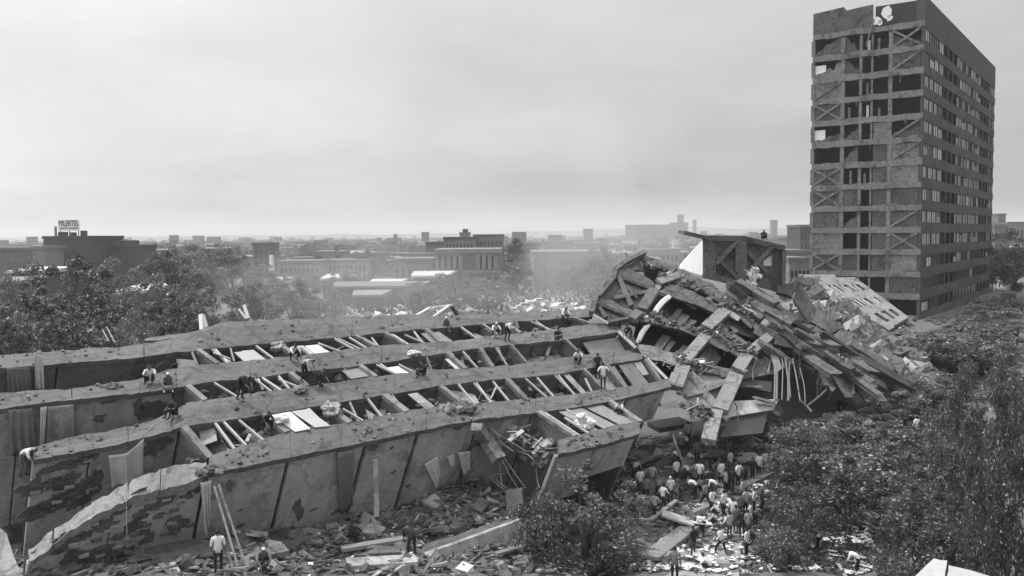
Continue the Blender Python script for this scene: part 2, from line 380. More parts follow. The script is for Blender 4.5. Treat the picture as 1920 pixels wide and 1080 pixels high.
JO = dict(A=[-40, 62, 150, 270, 398, 520, 660, 790, 905, 1010, 1112], Z=[272, 400, 560, 700, 800],
          B=[-40, 135, 262, 330, 470, 575, 640, 715, 850, 918, 1005, 1090, 1165], C=[63, 82, 98, 130, 240, 322, 470, 630, 740, 850, 955, 1085, 1150, 1205],
          F=[53, 100, 172, 240, 300, 388], D=[392, 500, 545, 640, 700, 800, 885, 1005, 1092, 1180, 1258], E=[1048, 1120, 1200])
for k, js in JO.items():
    for i in range(len(js) - 1):
        d_ = 0.22 if k != 'F' else 0.4
        ribbon(k, js[i] + d_, js[i + 1] - d_, 'facade_strip', MT['concrete_light'] if k == 'F' else MT['concrete'], thick=0.26 if k != 'F' else 0.42, step=13 if k != 'F' else 9, rough=0.014 if k not in 'F' else 0.03)
# floor slabs under the strips: panels of wall standing on edge, with open joints between them
def slab_panel(k, x0, x1, depth, m, off=0.16, thick=0.2, n0=0.3, name='floor_slab'):
    P0 = slabpt(x0, interp(RIB[k], x0, 2), TF[k]); P1 = slabpt(x1, interp(RIB[k], x1, 2), TF[k])
    o_ = TV * off; mb = MB(); n = 6
    for i in range(n):
        a = P0.lerp(P1, i / n) + o_; b = P0.lerp(P1, (i + 1) / n) + o_
        xa, xb = lerp(x0, x1, i / n), lerp(x0, x1, (i + 1) / n)
        za = slabpt(xa, interp(RIB[k], xa, 2), TF[k]) + o_; zb = slabpt(xb, interp(RIB[k], xb, 2), TF[k]) + o_
        mb.hexa([za - NV * depth, zb - NV * depth, zb - NV * depth + TV * thick, za - NV * depth + TV * thick],
                [za - NV * n0, zb - NV * n0, zb - NV * n0 + TV * thick, za - NV * n0 + TV * thick])
    return mb.build(name, m, wr)
SL = dict(A=[-40, 55, 110, 262, 400, 530, 660, 790, 905, 1010, 1112], B=[-40, 40, 142, 330, 470, 575, 715, 850, 918, 1005, 1165],
          C=[63, 172, 268, 340, 470, 630, 740, 850, 955, 1085, 1205], F=[53, 215, 388], D=[392, 546, 692, 790, 905, 1005, 1092, 1180, 1258], E=[1048, 1122, 1200])
for k, js in SL.items():
    for i in range(len(js) - 1):
        g_ = 2.0 if k in 'ABC' else (4.0 if k == 'D' else 1.5)
        m = MT['plaster'] if k in 'DEF' or (k == 'C' and i < 3) or (k == 'B' and i < 3) else MT['plaster_shaded']
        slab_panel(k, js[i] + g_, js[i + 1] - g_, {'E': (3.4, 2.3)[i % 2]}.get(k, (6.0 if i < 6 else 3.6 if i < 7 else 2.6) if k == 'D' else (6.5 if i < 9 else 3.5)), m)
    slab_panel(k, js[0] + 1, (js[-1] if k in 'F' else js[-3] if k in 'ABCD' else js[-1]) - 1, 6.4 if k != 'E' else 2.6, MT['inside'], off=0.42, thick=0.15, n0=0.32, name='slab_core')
# inside of the block: dark rooms are closed below by the far facade, lying near the ground
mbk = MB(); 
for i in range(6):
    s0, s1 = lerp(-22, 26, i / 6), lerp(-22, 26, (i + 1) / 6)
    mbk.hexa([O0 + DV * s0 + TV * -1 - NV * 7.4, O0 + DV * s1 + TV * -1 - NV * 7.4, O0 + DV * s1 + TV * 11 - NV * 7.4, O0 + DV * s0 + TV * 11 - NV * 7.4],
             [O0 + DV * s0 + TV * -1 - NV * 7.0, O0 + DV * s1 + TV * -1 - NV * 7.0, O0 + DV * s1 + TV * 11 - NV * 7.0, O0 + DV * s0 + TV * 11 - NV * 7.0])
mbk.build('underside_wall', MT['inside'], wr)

# cross members of the window bays: between the front edge of one rib and the back edge of the next one down
def bay_pt(upper, lower, x, v, n=-0.08):
    """v = 0 at the upper rib's front edge, 1 at the lower rib's back edge"""
    a = slabpt(x, interp(RIB[upper], x, 2), TF[upper])
    s = (a - O0).dot(DV)
    # the point of the lower rib's back edge at the same station along the block
    xs = np.linspace(RIB[lower][0][0], RIB[lower][-1][0], 90)
    best = min(xs, key=lambda q: abs((slabpt(q, interp(RIB[lower], q, 1), TB[lower]) - O0).dot(DV) - s - 0.35))
    b = slabpt(best, interp(RIB[lower], best, 1), TB[lower])
    return a.lerp(b, v) + NV * n
def mullion(up, lo, x, w=0.07, h=0.1, m='frame', v0=0.0, v1=1.0, name='window_mullion', skew=0.0):
    q = rnd.random(); skew += rnd.gauss(0, .16); dn = Vector((0, 0, 0))
    if q < .16: v1 = rnd.uniform(.45, .85); dn = -NV * rnd.uniform(.1, .7)
    elif q < .26: v0 = rnd.uniform(.15, .4); skew += rnd.uniform(-.6, .6)
    a = bay_pt(up, lo, x, v0); b = bay_pt(up, lo, x, v1) + DV * skew + dn
    mb = MB(); mb.bar(a, b, w, h, NV); return mb.build(name, MT[m], wr)
def partition(up, lo, x, w=0.3, depth=5.5, m='concrete_light', wall='plaster_shaded'):
    a = bay_pt(up, lo, x, -0.02, -0.05); b = bay_pt(up, lo, x, 1.02, -0.05)
    mb = MB(); mb.bar(a, b, w, 0.22, NV); mb.build('facade_column', MT[m], wr)
    mb = MB(); c = DV * (w * 0.25)
    a2, b2 = a - NV * 0.15, b - NV * 0.15
    mb.hexa([a2 - NV * depth - c, a2 - NV * depth + c, b2 - NV * depth + c, b2 - NV * depth - c], [a2 - c, a2 + c, b2 + c, b2 - c])
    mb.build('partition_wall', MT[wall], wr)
def board(up, lo, x0, x1, v0, v1, m='board', n=-0.12, tilt=0.0, name='window_board', parent=True):
    mb = MB(); p = [bay_pt(up, lo, x0, v0, n), bay_pt(up, lo, x1, v0, n), bay_pt(up, lo, x1, v1, n + tilt), bay_pt(up, lo, x0, v1, n + tilt)]
    mb.prism(p, -NV * 0.04); return mb.build(name, MT[m], wr)
# bay A-B
for x in (360, 398, 404, 432, 480, 556, 590, 628, 634, 655, 692, 752, 776, 865, 995, 1005): mullion('A', 'B', x, w=R(.06, .13))
for x in (372, 520, 668, 722, 800, 905, 945, 1075): partition('A', 'B', x, w=R(.16, .3))
board('A', 'B', 433, 462, .25, 1.0); board('A', 'B', 448, 470, .2, .95); board('A', 'B', 565, 588, .25, 1.0, 'white'); board('A', 'B', 552, 562, .2, .95)
board('A', 'B', 786, 820, .15, .95, 'plaster_pale'); board('A', 'B', 726, 738, .0, .9, 'cloth')
for a, b in ((280, 350), (500, 530), (905, 945), (1020, 1060)): board('A', 'B', a, b, .05, .75, 'plaster', n=-1.1)
# bay B-C
for x in (402, 478, 484, 492, 514, 522, 646, 706, 713, 742, 800, 846, 868, 930, 935): mullion('B', 'C', x, w=R(.06, .13))
for x in (352, 545, 676, 838, 900, 958, 1060, 1165): partition('B', 'C', x, w=R(.2, .34))
board('B', 'C', 716, 738, .3, 1.0, 'white'); board('B', 'C', 640, 672, .0, .75, 'plaster_pale'); board('B', 'C', 828, 838, .25, .9, 'white')
board('B', 'C', 960, 1055, .1, 1.0, 'plaster', n=-1.0); board('B', 'C', 1064, 1090, .1, 1.0, 'plaster_pale', n=-.7); board('B', 'C', 1095, 1160, .05, .95, 'plaster_pale', n=-.35)
# bay C-D
for x in (404, 420, 448, 578, 632, 656, 690, 735, 860, 888, 893, 924, 985, 1007, 1041, 1047, 1085): mullion('C', 'D', x, w=R(.06, .12))
for x in (345, 497, 610, 722, 826, 951, 1095, 1138, 1210): partition('C', 'D', x, w=R(.24, .38))
board('C', 'D', 503, 540, .12, 1.12, 'white', n=.06); board('C', 'D', 542, 572, .1, 1.08, 'board', n=.05)
board('C', 'D', 764, 782, .05, .6, 'plaster'); board('C', 'D', 764, 784, .6, 1.0, 'plaster_pale')
board('C', 'D', 1058, 1068, .0, 1.0, 'plaster'); board('C', 'D', 1142, 1152, .05, .98, 'plaster_pale'); board('C', 'D', 1160, 1185, .05, .98, 'plaster_pale'); board('C', 'D', 1188, 1202, .05, .6, 'plaster')
board('C', 'D', 1100, 1136, .05, .9, 'plaster', n=-.5)
# bay D-E
for x in (1022, 1040, 1062): mullion('D', 'E', x, w=R(.07, .12))
for x in (1012, 1145): partition('D', 'E', x, w=R(.3, .4))
board('D', 'E', 1048, 1062, .0, .7, 'plaster_pale'); board('D', 'E', 1070, 1092, .0, 1.0, 'plaster_pale'); board('D', 'E', 1100, 1130, .0, 1.0, 'plaster_pale', n=-.15)
board('D', 'E', 1046, 1058, .45, 1.0, 'plaster')
# litter of broken frames poking out of the bays
for k in range(46):
    up, lo = rnd.choice((('A', 'B'), ('B', 'C'), ('C', 'D')))
    x = rnd.uniform(360, 1000); a = bay_pt(up, lo, x, rnd.uniform(.1, .6), rnd.uniform(-1.2, -.2)); b = a + DV * rnd.uniform(-1.3, 1.3) + TV * rnd.uniform(-.8, .8) + NV * rnd.uniform(-.4, .5)
    mb = MB(); mb.bar(a, b, rnd.uniform(.05, .16), rnd.uniform(.03, .08), NV); mb.build('broken_frame', MT[rnd.choice(('frame', 'wood', 'board', 'wood_dark', 'plaster_pale'))], wr)
# what fell into the bays: broken panels, splinters and crumbs, all the way along
for up, lo, x0, x1, n in (('A', 'B', 275, 1100, 420), ('B', 'C', 335, 1160, 480), ('C', 'D', 350, 1240, 520), ('D', 'E', 905, 1190, 140)):
    mb = MB()
    for k in range(n):
        x = rnd.uniform(x0, x1); c = bay_pt(up, lo, x, rnd.uniform(0, 1), -rnd.uniform(.5, 2.4))
        if rnd.random() < .55: mb.chunk(c, rnd.uniform(.06, .3), rnd.uniform(.05, .25), rnd.uniform(.03, .16), rnd.choice((0, 0, 1, 2, 3)))
        else:
            d = DV * rnd.uniform(-1, 1) + TV * rnd.uniform(-.8, .8) + NV * rnd.uniform(-.5, .6); mb.bar(c - d * .5, c + d * .5, rnd.uniform(.03, .25), rnd.uniform(.02, .06), NV, rnd.choice((0, 1, 3, 3, 4)))
    tag(mb.build('bay_debris', [MT['rubble'], MT['concrete_light'], MT['concrete_dark'], MT['wood'], MT['frame']], wr), kind='stuff')
for k in range(40):
    up, lo, x0, x1 = rnd.choice((('A', 'B', 280, 1090), ('B', 'C', 340, 1100), ('C', 'D', 360, 1180), ('C', 'D', 360, 900)))
    x = rnd.uniform(x0, x1); c = bay_pt(up, lo, x, rnd.uniform(.1, .7), -rnd.uniform(.4, 1.4)); u = (DV + NV * rnd.gauss(0, .3) + TV * rnd.gauss(0, .25)).normalized() * rnd.uniform(.3, .8); v = (TV + NV * rnd.gauss(0, .5) + DV * rnd.gauss(0, .2)).normalized() * rnd.uniform(.3, .7)
    mb = MB(); mb.prism([c - u - v, c + u * rnd.uniform(.5, 1) - v, c + u + v * rnd.uniform(.3, 1), c - u * .6 + v], NV * .05); mb.build('broken_panel', MT[rnd.choice(('plaster', 'plaster_pale', 'concrete', 'board', 'concrete_dark', 'wood'))], wr)
# crumbs and dust heaps along the strips
mb = MB()
for k in range(620):
    r = rnd.choice('AABBCCDDDE'); x = rnd.uniform(RIB[r][0][0] + 5, RIB[r][-1][0] - 5)
    if noise.noise(Vector((x * .012, ord(r), 0))) < -.05: continue
    f, b = rib_edges(r, x); c = f.lerp(b, rnd.uniform(.05, .95)) + NV * .04; s_ = .02 + .09 * rnd.random() ** 2; mb.chunk(c, s_, s_ * rnd.uniform(.6, 1), s_ * .5, rnd.choice((0, 1, 1, 2)))
tag(mb.build('strip_crumbs', [MT['rubble'], MT['concrete_light'], MT['concrete_dark']], wr), kind='stuff')
SC_F = ((215, 960, .5, .2), (150, 1010, .5, .24), (255, 985, .3, .3), (310, 940, .45, .16), (275, 955, .35, .12), (262, 972, .4, .12), (345, 935, .3, .2), (330, 985, .4, .45), (240, 1035, .35, .2), (190, 1035, .5, .25), (200, 985, .4, .2), (270, 1015, .3, .16), (140, 1045, .5, .25), (110, 1030, .3, .2), (232, 952, .35, .12), (262, 922, .3, .1), (262, 1000, .3, .12), (170, 985, .4, .15), (365, 915, .5, .35), (300, 965, .2, .1), (120, 1010, .4, .2), (225, 1005, .35, .14))
SC_C = ((95, 880, .5, .2), (130, 870, .4, .16), (165, 862, .35, .2), (60, 915, .5, .35), (150, 915, .4, .3), (105, 940, .7, .4), (180, 900, .25, .5), (292, 835, .5, .5), (70, 960, .8, .4), (140, 895, .3, .15), (120, 905, .5, .2), (90, 905, .4, .15), (150, 940, .5, .25))
# bricks showing where the plaster has come away from the broken corner
nb = 0
for k, zone, n in (('F', [(95, 1030), (140, 985), (205, 955), (240, 935), (300, 915), (352, 908), (372, 1000), (330, 1062), (110, 1062)], 90), ('C', [(66, 870), (130, 852), (178, 842), (180, 925), (66, 990)], 50)):
    for q in range(n * 6):
        px, py = rnd.uniform(min(z[0] for z in zone), max(z[0] for z in zone)), rnd.uniform(min(z[1] for z in zone), max(z[1] for z in zone))
        ins = False
        for i in range(len(zone)):
            (xa, ya), (xb, yb) = zone[i], zone[i - 1]
            if (ya > py) != (yb > py) and px < (xb - xa) * (py - ya) / (yb - ya) + xa: ins = not ins
        ins = ins and any(abs(px - e_[0]) < e_[2] * 34 and abs(py - e_[1]) < e_[3] * 40 for e_ in (SC_F if k == 'F' else SC_C))
        if not ins or n <= 0: continue
        n -= 1; c = on_plane(px, py, O0 + TV * (TF[k] + .12), TV) - O0; u = round(c.dot(DV) / .42) * .42; w = round(c.dot(NV) / .17); u += .21 * (w % 2); w *= .17
        c = O0 + DV * u + NV * w + TV * c.dot(TV)
        mb = MB(); mb.box(c + TV * rnd.uniform(-.03, .04), DV * .19, NV * .07, TV * .05); mb.build('brick', MT[rnd.choice(('rubble', 'concrete_dark', 'brick', 'plaster'))], wr)
# plaster still clinging to the bricks of the broken corner, and scars on the slabs
def patch(k, px, py, rx, ry, m, off, thick=0.045, n=22, name='plaster_patch', rot=0.3):
    c = on_plane(px, py, O0 + TV * (TF[k] + off), TV); mb = MB(); pts = []
    for i in range(n):
        a = 2 * math.pi * i / n; r = .95 + .75 * noise.noise(Vector((math.cos(a) * 1.3 + px, math.sin(a) * 1.3 + py, 0))) + rnd.gauss(0, .09)
        u, v = math.cos(a) * rx * r, math.sin(a) * ry * r
        pts.append(c + DV * (u * math.cos(rot) - v * math.sin(rot)) + NV * (u * math.sin(rot) + v * math.cos(rot)))
    mb.prism(pts, TV * thick); return mb.build(name, m, wr)
for k, sc in (('F', SC_F), ('C', SC_C)):
    for (x, y, rx, ry) in sc: patch(k, x, y, rx * 1.15, ry * 1.15, MT['brick'], 0.14, thick=0.03, name='plaster_scar', rot=rnd.uniform(.1, .5))
for (k, x, y, rx, ry) in (('D', 450, 957, .12, .06), ('D', 452, 985, .2, .1), ('D', 560, 955, .25, .6), ('D', 588, 956, .2, .05), ('D', 735, 840, .1, .08), ('D', 738, 885, .2, .06), ('D', 765, 912, .12, .14), ('D', 700, 838, .3, .3), ('D', 640, 955, .5, .16), ('B', 187, 786, .25, .22), ('B', 260, 765, .3, .5), ('B', 285, 770, .6, .5), ('A', 265, 700, .5, .7), ('D', 430, 910, .15, .3), ('D', 860, 800, .3, .25), ('B', 205, 752, .4, .12)):
    patch(k, x, y, rx, ry, MT['brick'], 0.135, thick=0.025, name='plaster_scar')

# cloths hanging on the slabs
def cloth(k, corners, label, m, off=-0.02, nfold=5, amp=0.08, name='curtain', group=None, swag=0.0, n=18):
    """corners: pixel TL, TR, BR, BL on slab plane k"""
    P = [on_plane(x, y, O0 + TV * (TF[k] + off), TV) for x, y in corners]
    mb = MB(); G_ = {}
    ph = rnd.uniform(0, 6)
    for j in range(13):
        for i in range(n + 1):
            u, v = i / n, j / 12
            p = P[0].lerp(P[1], u).lerp(P[3].lerp(P[2], u), v)
            p -= TV * (amp * (0.4 + v) * (0.5 + 0.5 * math.sin(u * nfold * 6.28 + ph + 1.2 * math.sin(3 * v))) + 0.01)
            p -= Vector((0, 0, 1)) * swag * math.sin(u * math.pi) * (1 - v * .5)
            G_[i, j] = len(mb.v); mb.v.append(p)
    for j in range(12):
        for i in range(n): mb.f.append((G_[i, j], G_[i + 1, j], G_[i + 1, j + 1], G_[i, j + 1])); mb.m.append(0)
    o = mb.build(name, MT[m], smooth=True)
    sm = o.modifiers.new('thick', 'SOLIDIFY'); sm.thickness = 0.015
    tag(rebase(o), label, 'curtain', group)
cloth('A', [(64, 660), (80, 668), (82, 730), (66, 730)], 'pale torn cloth draped over the farthest left facade strip', 'cloth', off=-.12, nfold=2)
cloth('A', [(12, 690), (56, 688), (60, 735), (14, 742)], 'dark curtain in the far gutted bay at the left edge', 'cloth_dark')
cloth('B', [(16, 768), (60, 764), (66, 850), (18, 850)], 'drab gathered curtain on the second slab beside the bending man in white', 'cloth_dark', nfold=3, amp=.14)
cloth('B', [(76, 763), (88, 761), (82, 835), (74, 835)], 'narrow pale curtain end tied aside on the second slab', 'cloth', nfold=2)
cloth('B', [(90, 762), (138, 757), (140, 830), (86, 838)], 'grey curtain with straight folds on the second slab', 'plaster', nfold=8, amp=.06)
cloth('C', [(203, 852), (268, 822), (266, 888), (208, 912)], 'pale curtain swagged between two hooks on the third slab', 'cloth', nfold=2, amp=.1, swag=.25)
cloth('D', [(632, 848), (664, 842), (660, 945), (638, 962)], 'long folded curtain hanging on the front slab, left of the leaning post', 'cloth_dark', nfold=5, amp=.1)
cloth('D', [(795, 870), (820, 855), (824, 890), (818, 915)], 'pale ragged cloth with a hole hanging on the front slab', 'cloth', nfold=2, amp=.05)
cloth('D', [(858, 848), (881, 845), (880, 880), (868, 892)], 'pale towel hanging on the front slab beside the broken column', 'cloth', nfold=2, amp=.05)
cloth('D', [(838, 855), (850, 852), (852, 872), (844, 874)], 'small pale rag hanging between the ragged cloth and the towel', 'cloth', nfold=1, amp=.04)
cloth('D', [(376, 905), (396, 900), (392, 968), (384, 1008)], 'bright tattered cloth hanging from the broken end of the front slab', 'cloth_white', off=-.2, nfold=3, amp=.15)
# ------------------------------------------------------------------ the crumpled end of the block, bent over and sliding to the right
IN = Vector((0.22, 0.85, -0.47)).normalized()
def hY(px, py): return 58 + 2.22 * (px - 1270) / 100 + 4.96 * (725 - py) / 100
def hp(px, py, off=0.0): return at(px, py, hY(px, py) + off)
hu = empty('crumpled_building_end', Vector((hp(1330, 700).x, hp(1330, 700).y, 1.0)), 'twisted heap of floor strips and braced frames at the far end of the fallen block', 'collapsed building')
def strip(top, bot, name='facade_strip', m='concrete', thick=0.35, off=0.0, sub=5, parent=None, rough=0.03, piece=0, slab=0.0, slabm='inside', bow=0.0):
    """a facade member between two pixel polylines, with real thickness"""
    parent = parent or hu
    def res(pl, n):
        d = [0]
        for a, b in zip(pl, pl[1:]): d.append(d[-1] + math.hypot(b[0] - a[0], b[1] - a[1]))
        o_ = []
        for i in range(n + 1):
            t = d[-1] * i / n; o_.append((float(np.interp(t, d, [p[0] for p in pl])), float(np.interp(t, d, [p[1] for p in pl]))))
        return o_
    ln = math.hypot(top[-1][0] - top[0][0], top[-1][1] - top[0][1]); n = max(2, int(ln / 14))
    T, B = res(top, n), res(bot, n); groups = []
    TP = [hp(x, y, off) + IN * rnd.gauss(0, rough) + Vector((0, 0, rnd.gauss(0, rough))) for x, y in T]
    BP = [hp(x, y, off - bow) + IN * rnd.gauss(0, rough) + Vector((0, 0, rnd.gauss(0, rough))) for x, y in B]
    per = n if piece == 0 else max(2, round(piece / (ln / n)))
    outs = []
    for s in range(0, n, per):
        e = min(n, s + per); mb = MB()
        if n - e < 2 and e < n: e = n
        for i in range(s, e):
            mb.hexa([TP[i] + IN * thick, TP[i + 1] + IN * thick, BP[i + 1] + IN * thick, BP[i] + IN * thick], [TP[i], TP[i + 1], BP[i + 1], BP[i]])
        o = weather(mb.build(name, MT[m], parent), 1, .075, .9, rnd.uniform(0, 9))
        outs.append(o)
        if e == n: break
    if slab:
        mb = MB()
        for i in range(n):
            a, b = TP[i].lerp(BP[i], .35) + IN * (thick + .01), TP[i + 1].lerp(BP[i + 1], .35) + IN * (thick + .01)
            dn = (BP[i] - TP[i]).normalized() * 0.22
            mb.hexa([a, b, b + IN * slab, a + IN * slab], [a + dn, b + dn, b + dn + IN * slab, a + dn + IN * slab])
        mb.build('floor_slab', MT[slabm], parent)
    return outs
def post(a, b, w, m='concrete_light', d=0.4, off=-0.12, name='facade_column', parent=None):
    P, Q = hp(a[0], a[1], off), hp(b[0], b[1], off); mb = MB(); mb.bar(P, Q, w, d, IN); return mb.build(name, MT[m], parent or hu)
def panel(pts, m='concrete_dark', thick=0.18, off=0.3, name='infill_panel', parent=None, offs=None):
    mb = MB(); mb.prism([hp(x, y, off + (offs[i] if offs else 0)) for i, (x, y) in enumerate(pts)], IN * thick); return mb.build(name, MT[m], parent or hu)
# long strips running down to the right
strip([(1203, 474), (1235, 486), (1270, 503)], [(1199, 484), (1225, 497), (1252, 511)], slab=4, piece=0, off=.4)
strip([(1281, 503), (1319, 526), (1360, 550), (1396, 572)], [(1283, 520), (1317, 547), (1356, 573), (1384, 590)], slab=4.5, piece=60)
strip([(1157, 494), (1190, 508), (1228, 530)], [(1158, 514), (1190, 528), (1222, 544)], slab=3)
strip([(1254, 532), (1300, 546), (1340, 566), (1368, 580)], [(1233, 548), (1275, 562), (1320, 578), (1352, 592)], slab=5, piece=62)
strip([(1123, 557), (1160, 569), (1190, 584)], [(1122, 566), (1156, 582), (1186, 597)], slab=2)
strip([(1190, 583), (1240, 594), (1290, 609), (1328, 625)], [(1194, 601), (1240, 610), (1280, 620), (1315, 633)], slab=5.5, piece=66)
strip([(1348, 614), (1380, 628), (1418, 652)], [(1327, 641), (1360, 657), (1392, 671)], slab=5, piece=40, m='concrete')
strip([(1190, 643), (1230, 651), (1284, 669)], [(1208, 671), (1240, 678), (1280, 688)], slab=5, m='concrete_light')
strip([(1290, 676), (1330, 684), (1384, 693)], [(1288, 690), (1330, 700), (1380, 708)], slab=4, m='concrete')
# cross columns
post((1360, 583), (1323, 616), .85); post((1322, 632), (1284, 676), .8); post((1281, 688), (1266, 728), .95)
post((1442, 632), (1409, 658), .7); post((1400, 667), (1382, 695), .9); post((1380, 704), (1350, 770), 1.0); post((1342, 772), (1328, 828), .9)
post((1271, 517), (1234, 529), .6, d=.3); post((1226, 545), (1203, 582), .75, m='concrete'); post((1258, 724), (1266, 702), .5, d=.3)
post((1198, 586), (1184, 600), .6, m='concrete'); post((1180, 625), (1192, 648), .3, m='concrete')
post((1112, 590), (1140, 606), .16, m='frame', d=.12); post((1213, 672), (1251, 711), .18, m='frame', d=.14); post((1160, 622), (1192, 652), .2, m='frame', d=.14)
# braced end gable on the left
gab = [[(1157, 520), (1222, 545), (1203, 585), (1121, 558)], [(1120, 568), (1188, 598), (1176, 610), (1112, 592)], [(1200, 485), (1172, 500), (1152, 512), (1205, 508)]]
panel(gab[0], 'tower_fill', off=.35); panel(gab[1], 'tower_fill', off=.35); panel(gab[2], 'tower_fill', off=.5)
for a, b, w in (((1160, 518), (1184, 574), .35), ((1150, 560), (1218, 547), .3), ((1165, 521), (1222, 543), .22), ((1184, 572), (1166, 545), .22), ((1195, 560), (1175, 538), .2), ((1122, 570), (1180, 594), .2), ((1136, 596), (1124, 576), .25), ((1140, 605), (1184, 596), .2)):
    post(a, b, w, m='concrete', d=.3, off=0.05, name='cross_brace')
for a, b, w in (((1209, 474), (1171, 493), .3), ((1171, 493), (1152, 508), .35), ((1154, 508), (1150, 524), .35), ((1150, 522), (1120, 558), .4), ((1119, 556), (1109, 588), .35)):
    post(a, b, w, m='concrete_dark', d=.4, off=-.05, name='edge_beam')
# dark bays: back walls, hanging shutters, the bright bent frame
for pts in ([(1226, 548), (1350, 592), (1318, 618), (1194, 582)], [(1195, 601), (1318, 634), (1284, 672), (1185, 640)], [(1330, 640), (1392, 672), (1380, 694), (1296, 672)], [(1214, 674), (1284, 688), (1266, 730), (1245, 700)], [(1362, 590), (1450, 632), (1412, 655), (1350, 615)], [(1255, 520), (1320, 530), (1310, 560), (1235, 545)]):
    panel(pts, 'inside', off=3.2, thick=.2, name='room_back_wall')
for x, y in ((1285, 590), (1300, 600), (1275, 580), (1250, 630), (1262, 640), (1290, 650), (1330, 660), (1345, 668)):
    post((x, y), (x - 22, y + 30), R(.4, .8), m='wood_dark', d=.06, off=1.4, name='partition_wall')
mb = MB(); mb.tube([hp(1254, 557, .1), hp(1243, 566, -.1), hp(1234, 576, -.1), hp(1228, 586, 0)], .22, 5); mb.build('bent_window_frame', MT['white'], hu)
mb = MB(); mb.tube([hp(1218, 608, .3), hp(1207, 622, .2), hp(1198, 640, .2)], .14, 5); mb.build('bent_window_frame', MT['board'], hu)
mb = MB(); mb.tube([hp(1210, 612, .3), hp(1201, 625, .2), hp(1194, 644, .2)], .1, 5); mb.build('bent_window_frame', MT['frame'], hu)
panel([(1362, 592), (1450, 632), (1440, 645), (1428, 640), (1350, 612)], 'concrete_dark', off=1.2, name='sagging_slab')
# lower braced panel standing on its corner
panel([(1281, 690), (1380, 706), (1352, 766), (1310, 778), (1268, 728)], 'plaster_pale', off=.4, thick=.12)
mb = MB(); mb.prism([hp(1328, 731, .25), hp(1366, 718, .25), hp(1350, 758, .25), hp(1337, 752, .25)], IN * .06); mb.build('painted_opening', MT['inside'], hu)  # dark plate on the panel, shade of a hole painted as colour
for a, b, w in (((1294, 700), (1318, 728), .5), ((1318, 732), (1372, 712), .4), ((1292, 700), (1272, 738), .3), ((1318, 735), (1346, 764), .55), ((1286, 742), (1318, 734), .3)):
    post(a, b, w, m='concrete_light', d=.22, off=0.1, name='cross_brace')
strip([(1308, 772), (1352, 768)], [(1312, 788), (1346, 786)], m='board', thick=.3); strip([(1318, 792), (1342, 786)], [(1322, 836), (1334, 834)], m='concrete_light', thick=.4, off=.2)
# right part: the big slabs sliding down to the right and the cave under them
def slab3(top, bot, thick, m, name='tilted_slab', off=0.0, bow=0.0, piece=0):
    """a long slab snapped into straight lengths that have slipped against each other"""
    n = len(top) - 1
    for i in range(n):
        e = lambda a, b, t: (lerp(a[0], b[0], t), lerp(a[1], b[1], t))
        o_ = off + rnd.gauss(0, .35); dy = rnd.gauss(0, 3.5); sk = rnd.gauss(0, 3)
        t0, t1 = e(top[i], top[i + 1], -.06), e(top[i], top[i + 1], 1.04); b0, b1 = e(bot[i], bot[i + 1], rnd.uniform(-.04, .06)), e(bot[i], bot[i + 1], rnd.uniform(.9, 1.02))
        strip([(t0[0], t0[1] + dy - sk), (t1[0], t1[1] + dy + sk)], [(b0[0], b0[1] + dy - sk), (b1[0], b1[1] + dy + sk)], name=name, m=m if rnd.random() < .7 else rnd.choice(('concrete', 'concrete_dark', 'tower')), thick=thick, off=o_, bow=bow)
slab3([(1400, 534), (1448, 551), (1517, 603), (1550, 624), (1590, 662), (1640, 722)], [(1392, 560), (1440, 580), (1500, 628), (1540, 655), (1575, 690), (1625, 742)], .5, 'concrete_dark', off=.8, piece=75)
slab3([(1384, 572), (1420, 590), (1462, 606), (1505, 622), (1558, 653), (1600, 690)], [(1375, 590), (1412, 618), (1452, 640), (1490, 655), (1540, 676), (1585, 705)], .5, 'concrete_dark', off=-.3, piece=80)
slab3([(1462, 530), (1500, 524), (1533, 578), (1580, 613), (1636, 700)], [(1455, 545), (1486, 553), (1516, 598), (1560, 632), (1622, 706)], .6, 'tower', off=3, piece=90)
slab3([(1452, 640), (1490, 656), (1540, 678), (1592, 716)], [(1450, 655), (1488, 670), (1530, 698), (1585, 740)], .6, 'concrete_dark', off=.4, bow=-1.2, piece=64)
for pts, m, o_ in (([(1395, 680), (1450, 668), (1452, 700), (1385, 712)], 'concrete_dark', .6), ([(1384, 708), (1448, 716), (1446, 735), (1374, 722)], 'tower', 1.0), ([(1372, 752), (1460, 748), (1450, 768), (1366, 782)], 'plaster', .4), ([(1366, 784), (1440, 772), (1430, 812), (1350, 820)], 'tower', .8),
                   ([(1420, 640), (1452, 632), (1456, 690), (1440, 690)], 'concrete_dark', .5)):
    panel(pts, m, off=o_, thick=.3, name='hanging_panel')
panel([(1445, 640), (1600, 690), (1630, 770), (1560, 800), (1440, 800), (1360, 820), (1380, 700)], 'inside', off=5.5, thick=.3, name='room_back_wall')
panel([(1540, 672), (1592, 705), (1600, 745), (1585, 745)], 'concrete_dark', off=.2, thick=.3, name='hanging_panel'); panel([(1535, 690), (1562, 690), (1570, 720), (1545, 722)], 'plaster', off=1.5, thick=.5, name='hanging_panel'); panel([(1552, 722), (1588, 700), (1585, 712), (1560, 735)], 'plaster_pale', off=1.2, thick=.2, name='hanging_panel')
